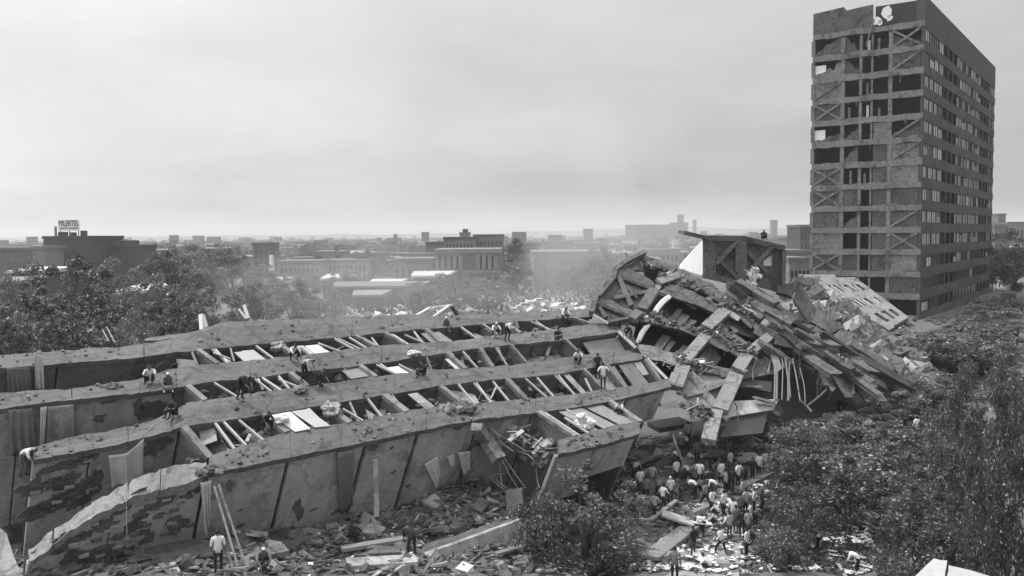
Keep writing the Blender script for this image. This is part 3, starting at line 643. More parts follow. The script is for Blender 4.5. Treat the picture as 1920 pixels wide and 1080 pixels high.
for x0, y0, x1, y1, w in ((1449, 650, 1452, 752, .12), (1455, 650, 1456, 750, .16), (1472, 670, 1478, 752, .16), (1467, 660, 1466, 750, .08), (1486, 672, 1500, 750, .1), (1480, 680, 1482, 745, .1), (1447, 640, 1440, 700, .1), (1460, 645, 1470, 690, .12), (1500, 690, 1510, 755, .08), (1415, 680, 1412, 712, .06), (1598, 690, 1600, 740, .22), (1515, 760, 1550, 730, .15), (1500, 750, 1522, 772, .18)):
    mb = MB(); mb.tube([hp(x0, y0, .1), hp((x0 + x1) / 2 + R(-3, 3), (y0 + y1) / 2, R(-.2, .3)), hp(x1, y1, .3)], w / 2, 5); mb.build('hanging_pipe', MT[rnd.choice(('plaster_pale', 'concrete', 'metal', 'concrete_light'))], hu)
for pts in ([(1441, 640), (1456, 660), (1466, 690), (1455, 700), (1445, 668)],): panel(pts, 'plaster_pale', off=-.1, thick=.1, name='hanging_panel')
# straight broken slabs and beams wedged between the strips
def frag(px, py, ang, L_, w, h, off, m):
    c = hp(px, py, off); q = hp(px + math.cos(ang) * 20, py + math.sin(ang) * 20, off + rnd.gauss(0, .5)); a = (q - c).normalized(); u = (Vector((0, 0, 1)) + IN * -rnd.uniform(.2, 1.2)).normalized(); r = a.cross(u).normalized(); u = r.cross(a)
    mb = MB(); P = []
    for s_ in (-1, 1):
        for (i, j) in ((-1, -1), (1, -1), (1, 1), (-1, 1)): P.append(c + a * (s_ * L_ / 2 + rnd.gauss(0, .12 * L_ ** .5)) + r * (i * w / 2) + u * (j * h / 2))
    mb.hexa(P[:4], P[4:]); weather(mb.build('slab_fragment', MT[m], hu), 3, .085, 1.5, rnd.uniform(0, 9))
for k in range(58):
    t = rnd.random(); px = lerp(1385, 1640, t) + rnd.gauss(0, 14); py = lerp(556, 706, t) + rnd.gauss(0, 20)
    if 1440 < px < 1570 and py > 668 + (px - 1440) * .25: continue
    frag(px, py, math.atan2(.64 + rnd.gauss(0, .06), 1), rnd.uniform(1.4, 6.0), rnd.uniform(.35, 1.0), rnd.uniform(.3, .6), rnd.uniform(-.8, .6), rnd.choice(('concrete_dark', 'concrete', 'concrete_dark', 'concrete_dark', 'tower', 'plaster')))
for k in range(20):
    x0, y0, x1, y1, sl = rnd.choice(((1210, 486, 1390, 566, .45), (1240, 540, 1360, 590, .3), (1200, 592, 1320, 630, .25), (1330, 600, 1440, 650, .45), (1200, 650, 1380, 700, .2), (1370, 690, 1450, 780, -.1), (1160, 500, 1230, 560, .5)))
    t = rnd.random(); frag(lerp(x0, x1, t) + rnd.gauss(0, 6), lerp(y0, y1, t) + rnd.gauss(0, 6), math.atan2(sl + rnd.gauss(0, .5), 1), rnd.uniform(.5, 1.9), rnd.uniform(.15, .6), rnd.uniform(.08, .22), rnd.uniform(-.2, 1.2), rnd.choice(('concrete_dark', 'concrete', 'concrete', 'wood', 'plaster', 'concrete_light')))
# shreds hanging in the cave mouth and reinforcing bars sticking out
for k in range(70):
    x, y = rnd.choice(((1446, 660), (1500, 660), (1530, 690), (1560, 690), (1590, 705), (1392, 575), (1360, 640), (1410, 655), (1350, 770), (1200, 480), (1480, 540), (1540, 600)))
    p = hp(x + rnd.gauss(0, 14), y + rnd.gauss(0, 8), rnd.uniform(-.4, .8)); q = p + Vector((rnd.gauss(0, .25), rnd.gauss(0, .2), -rnd.uniform(.4, 2.2) if rnd.random() < .7 else rnd.uniform(.3, 1.0)))
    mb = MB(); mb.tube([p, p.lerp(q, .5) + Vector((rnd.gauss(0, .15), 0, 0)), q], .025 + .03 * rnd.random(), 4); mb.build('rebar', MT[rnd.choice(('metal', 'metal', 'concrete', 'wood'))], hu)
# debris lying on the strips
mbd = MB(); mbw = MB()
for (x0, y0, x1, y1, n) in ((1355, 572, 1425, 588, 70), (1440, 600, 1475, 612, 40), (1330, 618, 1400, 650, 40), (1270, 668, 1325, 690, 40), (1380, 650, 1415, 664, 40), (1190, 590, 1330, 622, 50), (1540, 640, 1600, 690, 120), (1480, 600, 1560, 650, 90), (1290, 760, 1350, 790, 70), (1400, 560, 1640, 720, 150), (1210, 490, 1390, 580, 50)):
    for k in range(n):
        t = rnd.random(); p = hp(lerp(x0, x1, t) + rnd.gauss(0, 7), lerp(y0, y1, t) + rnd.gauss(0, 5), rnd.uniform(-.4, .3))
        (mbd if rnd.random() < .93 else mbw).chunk(p, rnd.uniform(.05, .3), rnd.uniform(.05, .25), rnd.uniform(.03, .12), jit=.45)
tag(mbd.build('rubble_crumbs', MT['rubble'], hu), kind='stuff'); tag(mbw.build('plaster_crumbs', MT['white'], hu), kind='stuff')
# loose frames bundle on the crest
for k in range(40):
    x, y = rnd.choice(((1290, 680), (1330, 690), (1398, 656), (1440, 600), (1250, 690), (1300, 770), (1240, 545), (1296, 540))); p = hp(x + rnd.gauss(0, 14), y + rnd.gauss(0, 5), -.3)
    mb = MB(); mb.bar(p, p + Vector((rnd.uniform(-1.1, 1.1), rnd.uniform(-.5, .5), rnd.uniform(-.4, .5))), rnd.uniform(.05, .14), .04); mb.build('broken_frame', MT[rnd.choice(('frame', 'wood', 'board', 'wood_dark'))], hu)

# ------------------------------------------------------------------ the roof room standing on the crest
bx = empty('roof_room', hp(1390, 540, 1.2), 'upright braced concrete box standing on the crest of the wreck, a white gable on its left', 'rooftop structure')
def bp(px, py, off=0.0): return at(px, py, 74.0 + (px - 1390) * 0.012 + off)
def bpanel(pts, m, th_=.2, off=0.0, name='wall_panel'):
    mb = MB(); mb.prism([bp(x, y, off) for x, y in pts], Vector((.1, 1, 0)) * th_); return mb.build(name, MT[m], bx)
def bbar(a, b, w, m='concrete', off=-.1, d=.3, name='cross_brace'):
    mb = MB(); mb.bar(bp(*a, off), bp(*b, off), w, d, (0, 1, 0)); return mb.build(name, MT[m], bx)
bpanel([(1318, 447), (1384, 449), (1388, 528), (1319, 512)], 'concrete_dark', off=.25)
bpanel([(1396, 449), (1450, 455), (1447, 478), (1430, 490), (1432, 498), (1447, 499), (1446, 545), (1420, 538), (1396, 520)], 'concrete_dark', off=.25)
bpanel([(1449, 462), (1468, 468), (1466, 552), (1447, 545)], 'tower', off=.1)
bpanel([(1432, 488), (1448, 477), (1448, 500), (1432, 497)], 'white', off=.3, name='painted_gap_light')  # white fill of the wall notch, bright light put into its colour
mb = MB(); mb.prism([at(1317.5, 449, 74.6), at(1317.5, 517, 73.6), at(1273, 503, 76.6), at(1275, 496, 76.9)], Vector((.12, .08, -.05))); mb.build('white_gable', MT['white'], bx)
for a, b, w in (((1327, 447), (1328, 522), .65), ((1391, 449), (1390, 530), .75), ((1470, 468), (1468, 545), .3)): bbar(a, b, w, 'concrete', name='corner_column')
for a, b in (((1336, 475), (1386, 524)), ((1384, 450), (1342, 495)), ((1400, 470), (1440, 512)), ((1448, 462), (1412, 500)), ((1382, 462), (1382, 510)), ((1336, 455), (1338, 515))): bbar(a, b, .32)
bbar((1318, 448), (1396, 449), .28, 'concrete_dark', name='roof_edge'); bbar((1392, 449), (1470, 466), .3, 'concrete_dark', name='roof_edge'); bbar((1318, 515), (1392, 533), .5, 'concrete', name='sill_beam')
mb = MB(); mb.bar(bp(1277, 435, -.2), bp(1328, 447, -.2), .28, 1.2, (0, 1, 0)); mb.build('cantilever_beam', MT['concrete_dark'], bx)
mb = MB(); mb.prism([bp(1318, 446, .2), bp(1396, 447, .2), bp(1470, 464, .2), bp(1474, 464, 4.6), bp(1400, 446, 4.6), bp(1330, 444, 4.6)], Vector((0, 0, .2))); mb.build('roof_slab', MT['concrete'], bx)
for k in range(26):
    mb = MB(); p = bp(1412 + rnd.gauss(0, 5), 515 + rnd.gauss(0, 9), -.2); mb.chunk(p, R(.1, .3), R(.05, .15), R(.05, .2)); mb.build('loose_plaster', MT['white'], bx)

# ------------------------------------------------------------------ the pale facade grid lying on the slope beyond
gr = empty('fallen_facade_grid', at(1600, 640, 100), 'pale facade grid lying tilted on the rubble slope below the standing tower', 'collapsed facade')
def gY(px, py): return 104 + (px - 1600) * .02 - (py - 560) * 0.13
def gp(px, py, off=0.0): return at(px, py, gY(px, py) + off)
c00, c10, c11, c01 = (1506, 524), (1606, 528), (1700, 598), (1672, 616)
def gq(u, v):
    # u across (left edge to right edge), v down the slope
    L0 = (lerp(1530, 1672, v), lerp(530, 616, v)); R0 = (lerp(1606, 1700, v), lerp(528, 598, v))
    return (lerp(L0[0], R0[0], u), lerp(L0[1], R0[1], u))
def gbar(a, b, w, m='concrete_light', name='facade_strip', h=.3, off=0.0):
    mb = MB(); mb.bar(gp(*a, off), gp(*b, off), w, h, Vector((0, -.55, .8))); return mb.build(name, MT[m], gr)
for v, w in ((0.0, 1.5), (.33, 1.5), (.64, 1.5), (.95, .8)):
    gbar(gq(-.05, v), gq(1.03, v), w)
for u, w in ((0, .7), (.36, .4), (.68, .4), (1, .6)): gbar(gq(u, -.02), gq(u, 1.0), w, name='facade_column')
for u in (.12, .24, .5, .82):
    for v in (.05, .38): gbar(gq(u, v), gq(u, v + .25), .14, 'frame', 'window_mullion', .1)
for (u, v) in ((.18, .1), (.55, .12), (.8, .42), (.42, .46), (.4, .74)):
    mb = MB(); mb.prism([gp(*gq(u, v), .15), gp(*gq(u + .14, v), .15), gp(*gq(u + .14, v + .16), .15), gp(*gq(u, v + .16), .15)], Vector((0, .05, -.08))); mb.build('window_board', MT['plaster_pale'], gr)
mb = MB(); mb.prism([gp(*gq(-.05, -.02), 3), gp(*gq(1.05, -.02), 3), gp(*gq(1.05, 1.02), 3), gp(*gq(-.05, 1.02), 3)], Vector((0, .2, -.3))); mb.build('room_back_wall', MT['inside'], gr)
gbar((1502, 523), (1560, 527), 1.6); gbar((1510, 520), (1566, 520), .8)
mb = MB(); mb.prism([gp(1532, 536, -.2), gp(1602, 575, -.2), gp(1578, 586, -.2)], Vector((.1, .3, -.1))); mb.build('wall_panel', MT['concrete'], gr)
mb = MB(); mb.prism([gp(1582, 580, -.4), gp(1608, 574, -.4), gp(1600, 590, -.4), gp(1580, 592, -.4)], Vector((.1, .3, -.1))); mb.build('wall_panel', MT['concrete_light'], gr)
gbar((1602, 578), (1672, 618), .9, 'concrete_light', 'edge_beam')

# ------------------------------------------------------------------ the standing tower
TY = 132.0
q0 = at(1724, 600, TY); BZ = 3.0
tw = empty('apartment_tower', Vector((q0.x, q0.y, BZ)), 'tall standing tower block with its left end stripped open floor by floor', 'apartment building')
du = Vector((.584, .812, 0)).normalized()      # along the dark long face
dl = Vector((-du.y, du.x, 0))                  # along the broken end face
C0 = Vector((q0.x, q0.y, 0))
FH = 3.34; NF = 13; TOP = BZ + NF * FH + 4.0
LW, RW = 16.2, 71.5
def tp(a, u, z): return C0 + dl * a + du * u + Vector((0, 0, z))     # a: along the end face, u: along the long face
def tbox(a0, a1, u0, u1, z0, z1, name, m, mb=None):
    own = mb is None; mb = mb or MB()
    mb.hexa([tp(a0, u0, z0), tp(a1, u0, z0), tp(a1, u1, z0), tp(a0, u1, z0)], [tp(a0, u0, z1), tp(a1, u0, z1), tp(a1, u1, z1), tp(a0, u1, z1)])
    return mb.build(name, MT[m], tw) if own else mb
def ta(px, z=None):
    """station along the end face at this pixel column"""
    q = (px - 960) / F; d = ray(px, 540); q = d.x / d.y
    return (C0.x - q * C0.y) / (q * dl.y - dl.x)
def tu(px):
    d = ray(px, 450); q = d.x / d.y
    return (q * C0.y - C0.x) / (du.x - q * du.y)
cols = [ta(x) for x in (1722, 1663, 1629, 1608, 1575, 1520)]
tr = random.Random(11)
# long walls, far end and roof
tbox(LW - .25, LW, .3, RW, BZ - 3, TOP - 1, 'far_wall', 'tower'); tbox(.25, LW - .25, RW - .3, RW, BZ - 3, TOP - 1, 'end_wall', 'tower')
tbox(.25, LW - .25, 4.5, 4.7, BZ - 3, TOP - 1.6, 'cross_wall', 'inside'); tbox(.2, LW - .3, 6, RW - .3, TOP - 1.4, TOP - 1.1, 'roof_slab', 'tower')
for f in range(NF + 1):
    z = BZ + f * FH
    tbox(.2, LW - .26, .35, RW - .3, z - .12, z + .12, 'floor_slab', 'tower_band')
    # long face: spandrel band, its windows and the dark balcony bays
    top = z + FH + .55 if f < NF else TOP
    zs0, zs1 = z - .55, z + .95
    if f == 0: zs0 = BZ - 4
    if f == NF: zs1 = TOP
    # spandrel in three lengths
    for u0, u1 in ((0, 26.4), (26.4, 53.6), (53.6, RW)):
        for kk in range(int(round((u1 - u0) / 4.5))):
            uu = lerp(u0, u1, (kk + .5) / round((u1 - u0) / 4.5)); hw_ = (u1 - u0) / round((u1 - u0) / 4.5) / 2 - .05
            if f < NF: tbox(-.02 - tr.uniform(.01, .05), -.025, uu - hw_, uu + hw_, zs0 + .04, zs1 - .04, 'spandrel_panel', tr.choice(('tower', 'tower', 'tower_side')))
        if f == NF: tbox(-.02, .2, u0 + .03, u1 - .03, zs0, zs1, 'spandrel', 'tower')
        else: tbox(-.02, .2, u0 + .03, u1 - .03, zs0, zs1, 'spandrel', 'tower')
    # broken end face: floor band
    pts = 14; mb = MB(); lo = []
    dsag = 0.0 if f < 6 else tr.uniform(-.15, .25)
    ragged = .03 if f < 5 else .075
    pa = [lerp(.0, LW, i / pts) for i in range(pts + 1)]
    zt = [z + .42 + tr.gauss(0, ragged) for _ in pa]; zb = [z - .5 + tr.gauss(0, ragged * .7) for _ in pa]; uo = [tr.gauss(0, ragged * .5) - .05 for _ in pa]
    if f == NF: zb = [v + .1 for v in zb]
    for i in range(pts):
        mb.hexa([tp(pa[i], uo[i], zb[i]), tp(pa[i + 1], uo[i + 1], zb[i + 1]), tp(pa[i + 1], .34, zb[i + 1]), tp(pa[i], .34, zb[i])],
                [tp(pa[i], uo[i], zt[i]), tp(pa[i + 1], uo[i + 1], zt[i + 1]), tp(pa[i + 1], .34, zt[i + 1]), tp(pa[i], .34, zt[i])])
    mb.build('floor_band', MT['tower_band'], tw)
# columns of the end face and the corner pier
for i, a in enumerate(cols):
    w = (.5, .28, .14, .22, .3, .28)[i]
    for f in range(NF):
        if i in (2, 3) and f in (7,): continue
        z = BZ + f * FH
        tbox(max(0.0, a - w), a + w if i else .45, .02, .3, z + .45, z + FH - .52, 'column', 'tower' if i == 0 else 'tower_band')
# window strips of the long face
for f in range(NF):
    z0, z1 = BZ + f * FH + .95, BZ + (f + 1) * FH - .55
    segs = [(.6, 15.0, 4), (27, 53, 9), (63.8, RW - .4, 3)]
    for si, (u0, u1, n) in enumerate(segs):
        if f == 0 and si < 2: n = max(2, n // 2)
        for k in range(n):
            a, b = lerp(u0, u1, k / n), lerp(u0, u1, (k + 1) / n)
            mb = MB(); mb.prism([tp(.12, a + .04, z0), tp(.12, b - .04, z0), tp(.12, b - .04, z1), tp(.12, a + .04, z1)], dl * .05)
            frm = MB()
            for (x0, x1) in ((a + .03, a + .13), (b - .13, b - .03)): frm.hexa([tp(.0, x0, z0), tp(.11, x0, z0), tp(.11, x1, z0), tp(.0, x1, z0)], [tp(.0, x0, z1), tp(.11, x0, z1), tp(.11, x1, z1), tp(.0, x1, z1)])
            frm.hexa([tp(.02, (a + b) / 2 - .04, z0), tp(.11, (a + b) / 2 - .04, z0), tp(.11, (a + b) / 2 + .04, z0), tp(.02, (a + b) / 2 + .04, z0)], [tp(.02, (a + b) / 2 - .04, z1), tp(.11, (a + b) / 2 - .04, z1), tp(.11, (a + b) / 2 + .04, z1), tp(.02, (a + b) / 2 + .04, z1)])
            for (y0, y1) in ((z0 + .01, z0 + .1), (z1 - .1, z1 - .01)): frm.hexa([tp(.01, a + .05, y0), tp(.1, a + .05, y0), tp(.1, b - .05, y0), tp(.01, b - .05, y0)], [tp(.01, a + .05, y1), tp(.1, a + .05, y1), tp(.1, b - .05, y1), tp(.01, b - .05, y1)])
            w = frm.build('window', MT['tower'], tw)
            p_bright = (.92, .8, .7)[si] if f > 2 else .3
            if si == 0 and f == NF - 1: p_bright = .4
            # drawn curtains fill most of a pane, the rest is bare glass
            r_ = tr.random()
            if r_ < p_bright:
                pn = MB(); c0 = lerp(a, b, tr.uniform(.02, .25)); c1 = lerp(a, b, tr.uniform(.7, .98)); zt = z1 if tr.random() < .8 else lerp(z0, z1, tr.uniform(.5, .9))
                mb.build('pane', MT['glass'], w)
                pn.prism([tp(.09, c0, z0 + .02), tp(.09, c1, z0 + .02), tp(.09, c1, zt - .02), tp(.09, c0, zt - .02)], dl * .025); pn.build('window_curtain', MT['curtain_pane'] if tr.random() < .75 else MT['cloth_white'], w)
            else: mb.build('pane', MT['glass'], w)
    for (u0, u1) in ((15.2, 26.8), (53.2, 63.6)):          # recessed balconies
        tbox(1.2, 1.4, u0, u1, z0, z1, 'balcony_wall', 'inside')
        for u in (lerp(u0, u1, .34), lerp(u0, u1, .7)): tbox(-.01, .2, u - .35, u + .35, z0, z1, 'balcony_pier', 'tower')
# bays of the broken end face, read off the photograph floor by floor from the top
#  kinds: o open, x braced, p plain infill, b infill with a ragged hole, h half height infill, d door-high dark opening
bays = {12: 'xooob', 11: 'xoobh', 10: 'oooob', 9: 'ooooX', 8: 'boooX', 7: 'xpobo', 6: 'Xpobo', 5: 'ppodX', 4: 'ppooX', 3: 'Xpopp', 2: 'xpopp', 1: 'pppoX', 0: 'ppppp'}
rows = ['xoobb', 'xoobp', 'oooox', 'oooox', 'xoobX'][::-1]
def infill(a0, a1, z0, z1, hole, m=None):
    m = m or tr.choice(('tower_fill', 'tower_fill', 'tower_fill', 'tower', 'tower_band'))
    mb = MB()
    if not hole: mb.hexa([tp(a0, .12, z0), tp(a1, .12, z0), tp(a1, .28, z0), tp(a0, .28, z0)], [tp(a0, .12, z1), tp(a1, .12, z1), tp(a1, .28, z1), tp(a0, .28, z1)])
    else:
        n = 7; side = tr.random() < .5
        hs = []
        h = tr.uniform(.4, .9)
        for i in range(n + 1):
            t = i / n; t2 = t if side else 1 - t
            hs.append(lerp(z0, z1, min(1, max(.04, (1 - t2) * 1.25 * h + .12 + tr.gauss(0, .1)))))
        for i in range(n):
            x0, x1 = lerp(a0, a1, i / n), lerp(a0, a1, (i + 1) / n)
            mb.hexa([tp(x0, .12, z0), tp(x1, .12, z0), tp(x1, .28, z0), tp(x0, .28, z0)], [tp(x0, .12, hs[i]), tp(x1, .12, hs[i + 1]), tp(x1, .28, hs[i + 1]), tp(x0, .28, hs[i])])
    mb.build('infill_panel', MT[m], tw)
def brace(a0, a1, z0, z1):
    drop_ = tr.random()
    for di, (p, q) in enumerate((((a0, z0), (a1, z1)), ((a0, z1), (a1, z0)))):
        if drop_ < .14 and di == 0: continue
        if drop_ > .86 and di == 1: q = (lerp(p[0], q[0], .55), lerp(p[1], q[1], .55))
        mb = MB(); mb.bar(tp(p[0], .06 if p[1] == z0 else -.02, p[1]), tp(q[0], .06 if p[1] == z0 else -.02, q[1]), .3, .16, tuple(du)); mb.build('cross_brace', MT['tower_band'], tw)
# bays run from the near corner (0) to the far edge (4)
plan = {12: 'Boobb', 11: 'Xoobb', 10: 'ooooX', 9: 'ooooX', 8: 'Bpobh', 7: 'Xpdbo', 6: 'ppooX', 5: 'ppdpX', 4: 'Xpdbp', 3: 'Xpdop', 2: 'ppdpX', 1: 'poooo', 0: 'oppoo'}
for f, row in plan.items():
    z0, z1 = BZ + f * FH + .44, BZ + (f + 1) * FH - .52
    for i, kd in enumerate(row):
        a0, a1 = cols[i] + .3, cols[i + 1] - .28
        if a1 - a0 < .4: continue
        if kd in 'pX': infill(a0, a1, z0, z1, False)
        if kd in 'bB': infill(a0, a1, z0, z1, True)
        if kd == 'h': infill(a0, a1, z0, lerp(z0, z1, .5), True)
        if kd in 'XB': brace(a0, a1, z0, z1)
    for i in (1, 2, 3):
        if row[i] in 'oh' and f > 5 and tr.random() < .8:
            a = lerp(cols[i], cols[i + 1], tr.uniform(.3, .7)); tbox(a - .18, a + .18, .5, .62, z0, z0 + tr.uniform(1.2, 2.2), 'hanging_curtain', 'cloth' if tr.random() < .6 else 'tower_band')
# left edge: white panels painted as daylight through two windows of the far wall
for f in (11, 8):
    z0 = BZ + f * FH + .7; tbox(LW - .04, LW + .03, .1, 2.6, z0, z0 + 1.7, 'painted_daylight', 'white')
    tbox(LW - 2.0, LW - .3, .22, .26, z0, z0 + 1.6, 'window_board', 'white')
# top storey: solid parapet with the torn corner
par = MB(); zt = [TOP - .3, TOP - .1, TOP + .1, TOP - .5, TOP - .3, TOP - .2]
A_ = [LW, LW - 2.5, cols[4], cols[4] - .4, cols[3], cols[2]]
for i in range(5): par.hexa([tp(A_[i], .02, BZ + NF * FH + .4), tp(A_[i + 1], .02, BZ + NF * FH + .4), tp(A_[i + 1], .3, BZ + NF * FH + .4), tp(A_[i], .3, BZ + NF * FH + .4)], [tp(A_[i], .02, zt[i]), tp(A_[i + 1], .02, zt[i + 1]), tp(A_[i + 1], .3, zt[i + 1]), tp(A_[i], .3, zt[i])])
par.build('parapet_wall', MT['tower_fill'], tw)
tbox(.2, cols[2], 1.6, 1.8, BZ + NF * FH + .3, TOP - .2, 'parapet_wall', 'inside')
tbox(0.0, 1.2, .0, .3, BZ + NF * FH + .4, TOP, 'corner_pier', 'tower')
for (a, z, s) in ((cols[2] - .6, 1.2, .7), (cols[1] + .6, 2.2, 1.0), (cols[1] + 1.6, .9, .5), (cols[1] + .2, 1.4, .5)):
    mb = MB(); c = tp(a, -.15, BZ + NF * FH + z); mb.prism([c + dl * (s * R(.6, 1.1) * math.cos(t)) + Vector((0, 0, s * 1.1 * R(.6, 1.1) * math.sin(t))) for t in (0, .9, 1.8, 2.8, 3.7, 4.6, 5.5)], du * .1); mb.build('torn_sheet', MT['white'], tw)
mb = MB(); mb.tube([tp(cols[2] - .2, -.2, BZ + NF * FH + 1.6), tp(cols[2] + .5, -.25, BZ + NF * FH - 1), tp(cols[2] + .8, -.2, BZ + NF * FH - 2.4)], .12, 5); mb.build('dangling_rebar', MT['metal'], tw)
for k in range(14):
    a = tr.uniform(.5, LW); f = tr.randrange(7, 13); p = tp(a, -.1, BZ + f * FH + tr.uniform(-.5, .3)); mb = MB(); mb.tube([p, p + Vector((tr.uniform(-.2, .2), -.1, -tr.uniform(.4, 1.6)))], .05, 4); mb.build('dangling_rebar', MT['tower_band'], tw)
# ------------------------------------------------------------------ rubble and loose things on the ground
bpy.context.view_layer.update()
def gz(x, y): return _gl2(x, y) + noise.fractal(Vector((x * .45, y * .45, 3)), 1.0, 2.0, 4) * .28
_gx0, _gy0, _gw, _gh = -90, 5, 240, 275
_GR = ground_z(*np.meshgrid(np.arange(_gx0, _gx0 + _gw, 1.0), np.arange(_gy0, _gy0 + _gh, 1.0))).tolist()
def _gl(x, y):
    i = min(max(int(x - _gx0 + .5), 0), _gw - 1); j = min(max(int(y - _gy0 + .5), 0), _gh - 1); return _GR[j][i]
def _gl2(x, y):
    fx, fy = x - _gx0, y - _gy0; i, j = int(fx), int(fy)
    if not (0 <= i < _gw - 1 and 0 <= j < _gh - 1): return 0.0
    u, v = fx - i, fy - j; a, b = _GR[j], _GR[j + 1]
    return (a[i] * (1 - u) + a[i + 1] * u) * (1 - v) + (b[i] * (1 - u) + b[i + 1] * u) * v
def ground_at(px, py):
    """the ground seen at this pixel (marching the sight line)"""
    d = ray(px, py); t = 24.0; dx, dy, dz = d.x, d.y, d.z
    while t < 270:
        if CAMZ + dz * t <= _gl(dx * t, dy * t): break
        t += .8
    for _ in range(4):
        t -= .2
        if CAMZ + dz * t > _gl(dx * t, dy * t): break
    return CAM + d * t
def scatter(name, n, area, mats, smin, smax, pieces=None, flat=.6, kind='stuff', lift=.5, pal=None, plank=0.0):
    """area: list of (px0, py0, px1, py1, weight) boxes on the ground of the photograph, or world boxes tagged 'w'"""
    mb = MB(); ws = [a[4] for a in area]
    for k in range(n):
        a = rnd.choices(area, ws)[0]
        if len(a) > 5: x, y = rnd.uniform(a[0], a[2]), rnd.uniform(a[1], a[3])
        else:
            p = ground_at(rnd.uniform(a[0], a[2]), rnd.uniform(a[1], a[3])); x, y = p.x, p.y
        s = smin * (smax / smin) ** (rnd.random() ** 1.7); z = gz(x, y) + s * lift * .4
        m = rnd.choices(range(len(mats)), pal)[0] if pal else 0
        if rnd.random() < plank:
            a_ = rnd.uniform(0, 6.28); L_ = rnd.uniform(.5, 2.2) * (.5 + s); dv = Vector((math.cos(a_), math.sin(a_), rnd.uniform(-.25, .35))) * L_ / 2
            c = Vector((x, y, z + .1)); mb.bar(c - dv, c + dv, rnd.uniform(.06, .22), rnd.uniform(.03, .09), m=m)
        else: mb.chunk((x, y, z), s * rnd.uniform(.5, 1), s * rnd.uniform(.4, 1), s * rnd.uniform(.2, .7) * flat, m, jit=.35)
    o = mb.build(name, mats); tag(o, kind=kind); return o
RM = [MT['rubble'], MT['rubble_light'], MT['concrete_dark'], MT['wood']]
HM = [MT['rubble'], MT['rubble_light'], MT['concrete_dark'], MT['cloth']]
scatter('rubble', 4200, [(440, 985, 1000, 1078, 6), (640, 930, 960, 990, 3), (820, 890, 1010, 960, 2), (10, 1040, 440, 1080, 1)], RM, .03, .42, pal=(7, .8, 5, 1.2), plank=.2)
scatter('rubble', 3600, [(1540, 640, 1740, 720, 5), (1480, 610, 1700, 660, 3), (1420, 760, 1640, 830, 2), (1560, 700, 1790, 780, 3), (1600, 560, 1720, 640, 1)], RM, .12, .8, pal=(5, 2.4, 2, 1.6), plank=.2)
scatter('rubble', 2200, [(1160, 820, 1420, 930, 4), (1020, 860, 1200, 960, 2), (1190, 930, 1420, 1075, 2), (1400, 830, 1520, 900, 1)], RM, .03, .4, pal=(6, 1.2, 3, 1.4), plank=.22)
# the rubble slope itself: a mound of larger broken pieces carrying the pale grid
mbm = MB()
for k in range(520):
    u, v = rnd.random(), rnd.random(); px = lerp(1500, 1730, u) + rnd.gauss(0, 8); py = lerp(540, 705, u) + v * 60 - 8
    Y = lerp(99, 82, u) - v * 12; c = at(px, py, Y)
    mbm.chunk(c, rnd.uniform(.4, 1.5), rnd.uniform(.4, 1.3), rnd.uniform(.2, .7), rnd.choices((0, 1, 2, 3), (5, 1.6, 3, 1))[0], jit=.4)
tag(mbm.build('rubble', RM), kind='stuff')
mb = MB(); n = 26; P_ = {}
for i in range(n + 1):
    for j in range(9):
        u, v = i / n, j / 8; px, py = lerp(1478, 1790, u), lerp(530, 718, u) + v * 90; Y = lerp(101, 80, u) - v * 14
        P_[i, j] = len(mb.v); mb.v.append(at(px, py, Y) + Vector((0, 0, -.6 + noise.noise(Vector((i * .7, j * .9, 2))) * .9)))
for i in range(n):
    for j in range(8): mb.f.append((P_[i, j], P_[i + 1, j], P_[i + 1, j + 1], P_[i, j + 1])); mb.m.append(0)
tag(mb.build('rubble_mound', MT['rubble']), kind='structure')
# trodden, paper-strewn path through the crowd
pm = MB(); PTH = [(1310, 1090, 120), (1330, 1030, 95), (1345, 980, 80), (1360, 940, 70), (1395, 905, 55), (1430, 880, 45)]
for a, b in zip(PTH, PTH[1:]):
    q = []
    for (x, y, w) in (a, b):
        for s in (-1, 1):
            p = ground_at(x + s * w / 1.6, y); q.append(p)
    for i in range(6):
        for j in range(4):
            def pp(u, v):
                p = (q[0].lerp(q[1], u)).lerp(q[2].lerp(q[3], u), v); return Vector((p.x, p.y, gz(p.x, p.y) + .05))
            pm.quad(pp(i / 6, j / 4), pp((i + 1) / 6, j / 4), pp((i + 1) / 6, (j + 1) / 4), pp(i / 6, (j + 1) / 4))
tag(pm.build('path', MT['path']), kind='structure')
def papers(name, n, areas, smin=.05, smax=.2):
    mb = MB(); ws = [a[4] for a in areas]
    for k in range(n):
        a = rnd.choices(areas, ws)[0]; p = ground_at(rnd.uniform(a[0], a[2]), rnd.uniform(a[1], a[3])); z = gz(p.x, p.y) + rnd.uniform(.08, .28)
        s = rnd.uniform(smin, smax); c = Vector((p.x, p.y, z)); an = rnd.uniform(0, 6.28)
        x = Vector((math.cos(an), math.sin(an), rnd.uniform(-.3, .3))) * s; y = Vector((-math.sin(an), math.cos(an), rnd.uniform(-.3, .3))) * s * rnd.uniform(.5, 1)
        n_ = Vector((0, 0, .012)); mb.prism([c - x - y, c + x - y * R(.4, 1), c + x + y, c - x * R(.4, 1) + y], n_)
    tag(mb.build(name, MT['paper']), kind='stuff')
papers('paper_litter', 520, [(1255, 1005, 1380, 1075, 5), (1290, 950, 1370, 1010, 5), (1380, 905, 1440, 960, 2), (1330, 960, 1480, 1070, 1), (1200, 1060, 1330, 1078, 1)])
papers('paper_litter', 420, [(1545, 965, 1640, 1030, 7), (1590, 1040, 1640, 1078, 4), (1510, 990, 1640, 1078, 2), (1650, 800, 1860, 850, 2)], .06, .22)
